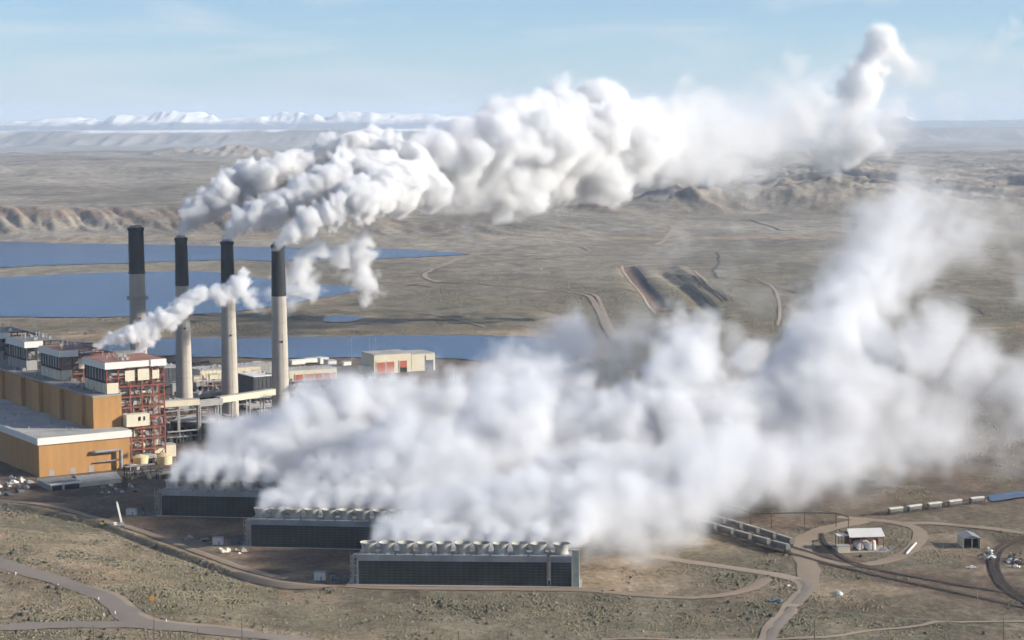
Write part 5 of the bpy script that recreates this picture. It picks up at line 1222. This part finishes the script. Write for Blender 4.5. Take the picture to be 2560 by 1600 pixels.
# ---- cooling tower plumes
def cooling():
    paths = []
    for i in range(6):
        x, y, Y = 405 + i * 44, 1136 + i * 1.2, 1262
        paths.append([(x, y - 3, Y, 17, 2.4, 2.2), (x + 15, y - 20, Y + 8, 32, 2.2, 3), (x + 60, y - 48, Y + 30, 44, 1, 7), (x + 140, y - 90, Y + 60, 52, 1, 9), (x + 250, y - 130, Y + 110, 66, 1, 10)])
    for i in range(9):
        x, y, Y = 622 + i * 44, 1203 + i * 1.0, 1176
        paths.append([(x, y - 3, Y, 17, 2.4, 2.2), (x + 15, y - 20, Y + 8, 32, 2.2, 3), (x + 66, y - 50, Y + 30, 44, 1, 7), (x + 170, y - 100, Y + 60, 58, 1, 9), (x + 300, y - 150, Y + 100, 78, 1, 10)])
    for i in range(11):
        x, y, Y = 880 + i * 47, 1281 + i * .6, 1082
        paths.append([(x, y - 3, Y, 19, 2.4, 2.2), (x + 17, y - 20, Y + 8, 34, 2.2, 3), (x + 70, y - 48, Y + 30, 44, 1, 7), (x + 180, y - 90, Y + 60, 58, 1, 9), (x + 300, y - 120, Y + 100, 78, 1, 10)])
    for (xa, ya, Ya, n, st) in ((452, 1104, 1278, 9, 42), (655, 1170, 1195, 9, 46), (925, 1245, 1100, 10, 50)):
        for i in range(n): x = xa + i * st; paths.append([(x, ya, Ya, 34, 1.3, 5), (x + 60, ya - 45, Ya + 25, 50, 1.1, 7), (x + 130, ya - 80, Ya + 50, 60, 1, 9)])
    paths += [
     [(560, 1070, 1300, 42, 1, 8), (660, 1010, 1320, 62, 1, 9), (770, 965, 1350, 72, 1, 9), (930, 985, 1380, 92, 1, 10), (1100, 940, 1410, 100, 1, 12), (1240, 895, 1430, 100, 1, 12), (1400, 905, 1440, 118, 1, 12)],
     [(1300, 1130, 1220, 110, 1, 12), (1480, 1140, 1230, 120, 1, 14), (1640, 1110, 1250, 120, 1, 16), (1800, 1050, 1280, 120, 1, 18)],
     [(790, 925, 1400, 40, .8, 10), (850, 912, 1410, 38, .6, 12)],
     [(900, 1100, 1270, 100, 1, 10), (1150, 1050, 1310, 130, 1, 12), (1400, 1040, 1340, 150, 1, 14), (1650, 990, 1370, 165, 1, 16), (1880, 990, 1400, 165, 1, 20), (2090, 960, 1430, 150, .7, 28), (2260, 930, 1450, 115, .35, 34)],
     [(1250, 1190, 1150, 84, 1, 10), (1450, 1220, 1140, 96, 1, 14), (1600, 1180, 1165, 108, 1, 18), (1800, 1085, 1230, 112, 1, 20), (2000, 1090, 1280, 108, .8, 24), (2150, 1060, 1320, 90, .5, 28), (2250, 1020, 1340, 70, .25, 30)],
     [(1390, 1310, 1085, 34, .5, 9), (1470, 1308, 1090, 44, .5, 9), (1560, 1300, 1100, 44, .45, 10)],
     [(1340, 1270, 1092, 50, .8, 12), (1450, 1275, 1100, 62, .8, 14), (1560, 1265, 1112, 66, .75, 16), (1640, 1215, 1140, 66, .65, 20)],
     [(1600, 900, 1390, 120, 1, 12), (1650, 810, 1400, 90, 1, 11), (1690, 765, 1400, 66, 1, 10)], [(1750, 790, 1400, 66, .9, 12), (1800, 850, 1400, 80, .9, 14)],
     [(1780, 1160, 1260, 46, .5, 18), (1900, 1150, 1275, 56, .5, 20), (2010, 1165, 1290, 60, .5, 22), (2090, 1130, 1310, 50, .35, 24)],
     [(1930, 930, 1420, 140, 1, 14), (1990, 850, 1440, 135, .8, 16), (2025, 760, 1470, 135, .7, 18), (2045, 670, 1500, 130, .55, 20), (2100, 580, 1540, 140, .42, 22), (2160, 500, 1580, 135, .36, 24), (2230, 440, 1600, 100, .28, 24)],
     [(2080, 700, 1490, 90, .5, 20), (2180, 620, 1540, 100, .4, 22), (2260, 540, 1570, 100, .35, 24), (2290, 470, 1590, 80, .25, 24)], [(2000, 690, 1520, 80, .4, 20), (2010, 560, 1560, 66, .3, 22), (2090, 460, 1590, 66, .25, 24)],
     [(1945, 600, 1560, 66, .3, 20), (2000, 640, 1560, 90, .4, 20)],
     [(2120, 830, 1440, 120, .6, 20), (2230, 830, 1450, 130, .5, 22), (2340, 860, 1460, 130, .45, 24), (2440, 930, 1460, 140, .45, 26), (2500, 1000, 1460, 130, .45, 26)],
     [(2200, 1020, 1380, 110, .5, 22), (2320, 1060, 1380, 90, .3, 24), (2430, 1090, 1370, 80, .3, 24)],
     [(1200, 850, 1560, 60, .5, 16), (1290, 832, 1580, 66, .7, 16), (1390, 822, 1600, 74, .7, 16), (1520, 800, 1600, 70, .4, 20), (1600, 780, 1580, 60, .4, 20)],
     [(1330, 830, 1560, 60, .25, 20), (1440, 860, 1520, 80, .4, 20), (1490, 790, 1500, 80, .3, 22), (1560, 745, 1500, 60, .16, 24)],
    ]
    steam('cooling_tower_steam', 'huge soft grey white cloud of steam rolling right off the three cooling towers', [[q[:5] + (q[5] * 2.2,) for q in p] for p in paths], 2.9, .14, math.radians(30), warp=(90, 26), vs=(14, 85), amp=.48, aniso=.1, seed=3, fill=.92, er=30, ersc=22, wz=(22, 85), col=(.945, .952, .970))
cooling()
# ---- roof steam of the nearest boiler house
steam('roof_steam', 'bright white steam trailing right from the nearest boiler house roof past two chimneys', [
 [(228, 828, 1525, 6, 1, 1.5), (250, 808, 1527, 11, 1, 1.5), (285, 795, 1532, 20, 1, 2), (330, 785, 1538, 26, 1, 2), (375, 765, 1545, 29, 1, 2), (420, 738, 1552, 30, 1, 2), (455, 708, 1558, 27, .9, 2), (495, 695, 1564, 25, .8, 3), (545, 695, 1570, 26, .7, 4), (580, 665, 1576, 24, .8, 3), (576, 640, 1578, 16, .8, 3)],
 [(325, 830, 1540, 10, .9, 2), (345, 808, 1542, 20, .9, 2), (370, 790, 1545, 16, .8, 3)],
 [(575, 700, 1576, 22, .5, 4), (610, 720, 1582, 18, .3, 5), (628, 748, 1586, 10, .15, 5)], [(585, 690, 1578, 20, .5, 4), (615, 690, 1584, 14, .2, 6)],
], 1.25, .40, math.radians(12), warp=(14, 4), vs=(4, 11), amp=1.15, aniso=.05, seed=8, smin=40, fill=.85)
steam('thin_steam', 'ragged thin drift of steam between the nearest chimney and the far lake', [
 [(690, 715, 1740, 34, .5, 9), (700, 675, 1742, 44, .7, 9), (718, 625, 1745, 50, .8, 9), (765, 605, 1755, 46, .8, 9), (815, 590, 1765, 38, .9, 8), (846, 566, 1770, 30, .9, 8)],
 [(850, 590, 1770, 38, 1, 8), (855, 640, 1775, 40, .9, 9), (872, 690, 1780, 34, .7, 9), (905, 662, 1785, 22, .3, 8)], [(730, 670, 1750, 40, .6, 9), (745, 640, 1755, 36, .6, 9)], [(800, 655, 1770, 26, .4, 9), (850, 660, 1775, 30, .5, 9)], [(620, 690, 1700, 24, .35, 8), (660, 660, 1720, 24, .35, 8)],
], 2.0, .22, math.radians(15), warp=(24, 17), vs=(8, 20), amp=1.2, aniso=.1, seed=12, fill=.80, er=17, ersc=13)
steam('wisp_steam', 'small faint puff of steam over the shore beyond the far lake', [[(1090, 515, 2300, 10, .2, 8), (1100, 540, 2310, 18, .35, 10), (1108, 562, 2320, 14, .4, 9)]], 2.5, .09, 0, warp=(22, 10), vs=(7, 18), amp=1.2, fill=.8, seed=13)
steam('veil_steam', 'faint veil of steam drifting over the trenches on the plain', [[(1510, 610, 1900, 26, .16, 18), (1560, 590, 1910, 36, .22, 20), (1620, 570, 1920, 42, .2, 22), (1670, 560, 1930, 30, .1, 20)], [(1480, 745, 1700, 30, .12, 18), (1540, 725, 1700, 36, .14, 18), (1600, 720, 1700, 30, .1, 18)], [(1740, 560, 1950, 40, .10, 24), (1800, 570, 1960, 44, .08, 24)], [(1700, 640, 1900, 50, .07, 24), (1800, 700, 1850, 60, .07, 24), (1880, 720, 1800, 50, .08, 24)], [(1780, 420, 2300, 50, .15, 24), (1700, 450, 2250, 40, .1, 24)], [(2380, 480, 1900, 50, .06, 26), (2420, 560, 1900, 60, .1, 26)]], 4.0, .10, math.radians(10), warp=(45, 22), vs=(14, 34), amp=1.0, seed=14, fill=.9, er=18, ersc=18)
steam('edge_steam', 'soft grey bank of steam at the right edge of the photo', [[(2370, 560, 1600, 30, .2, 20), (2400, 620, 1600, 46, .35, 24), (2420, 700, 1600, 50, .35, 26), (2470, 640, 1600, 60, .4, 30)]], 4.0, .10, 0, warp=(45, 20), vs=(14, 34), amp=1.0, seed=15, fill=.8, er=18, ersc=18)
steam('roof_wisp_steam', 'faint bluish wisps above the farther boiler house roofs at the left edge', [[(75, 788, 1700, 16, .35, 6), (92, 765, 1705, 24, .3, 8), (120, 735, 1710, 24, .12, 9)], [(125, 808, 1640, 7, .8, 3), (150, 795, 1645, 13, .5, 5), (185, 780, 1650, 14, .3, 7), (215, 765, 1655, 10, .15, 7)]], 1.6, .09, 0, warp=(16, 7), vs=(5, 14), amp=1.2, seed=16, smin=50)
#@@HAZE
def haze():
    bm = bmesh.new(); bmesh.ops.create_cube(bm, size=1); z0, z1 = -12.0, 960.0
    bmesh.ops.scale(bm, vec=(210000, 84000, z1 - z0), verts=bm.verts); bmesh.ops.translate(bm, vec=(0, 36500, (z0 + z1) / 2), verts=bm.verts)
    me = bpy.data.meshes.new('haze'); bm.to_mesh(me); bm.free(); o = bpy.data.objects.new('haze', me); COL.objects.link(o); tag(o, kind='stuff')
    m = bpy.data.materials.new('haze'); m.use_nodes = True; t_ = m.node_tree; t_.nodes.clear()
    pv = t_.nodes.new('ShaderNodeVolumePrincipled'); out = t_.nodes.new('ShaderNodeOutputMaterial'); t_.links.new(pv.outputs[0], out.inputs['Volume'])
    pv.inputs['Color'].default_value = (.72, .84, 1, 1); pv.inputs['Density'].default_value = 2.9e-5; pv.inputs['Anisotropy'].default_value = .1; me.materials.append(m)
haze()
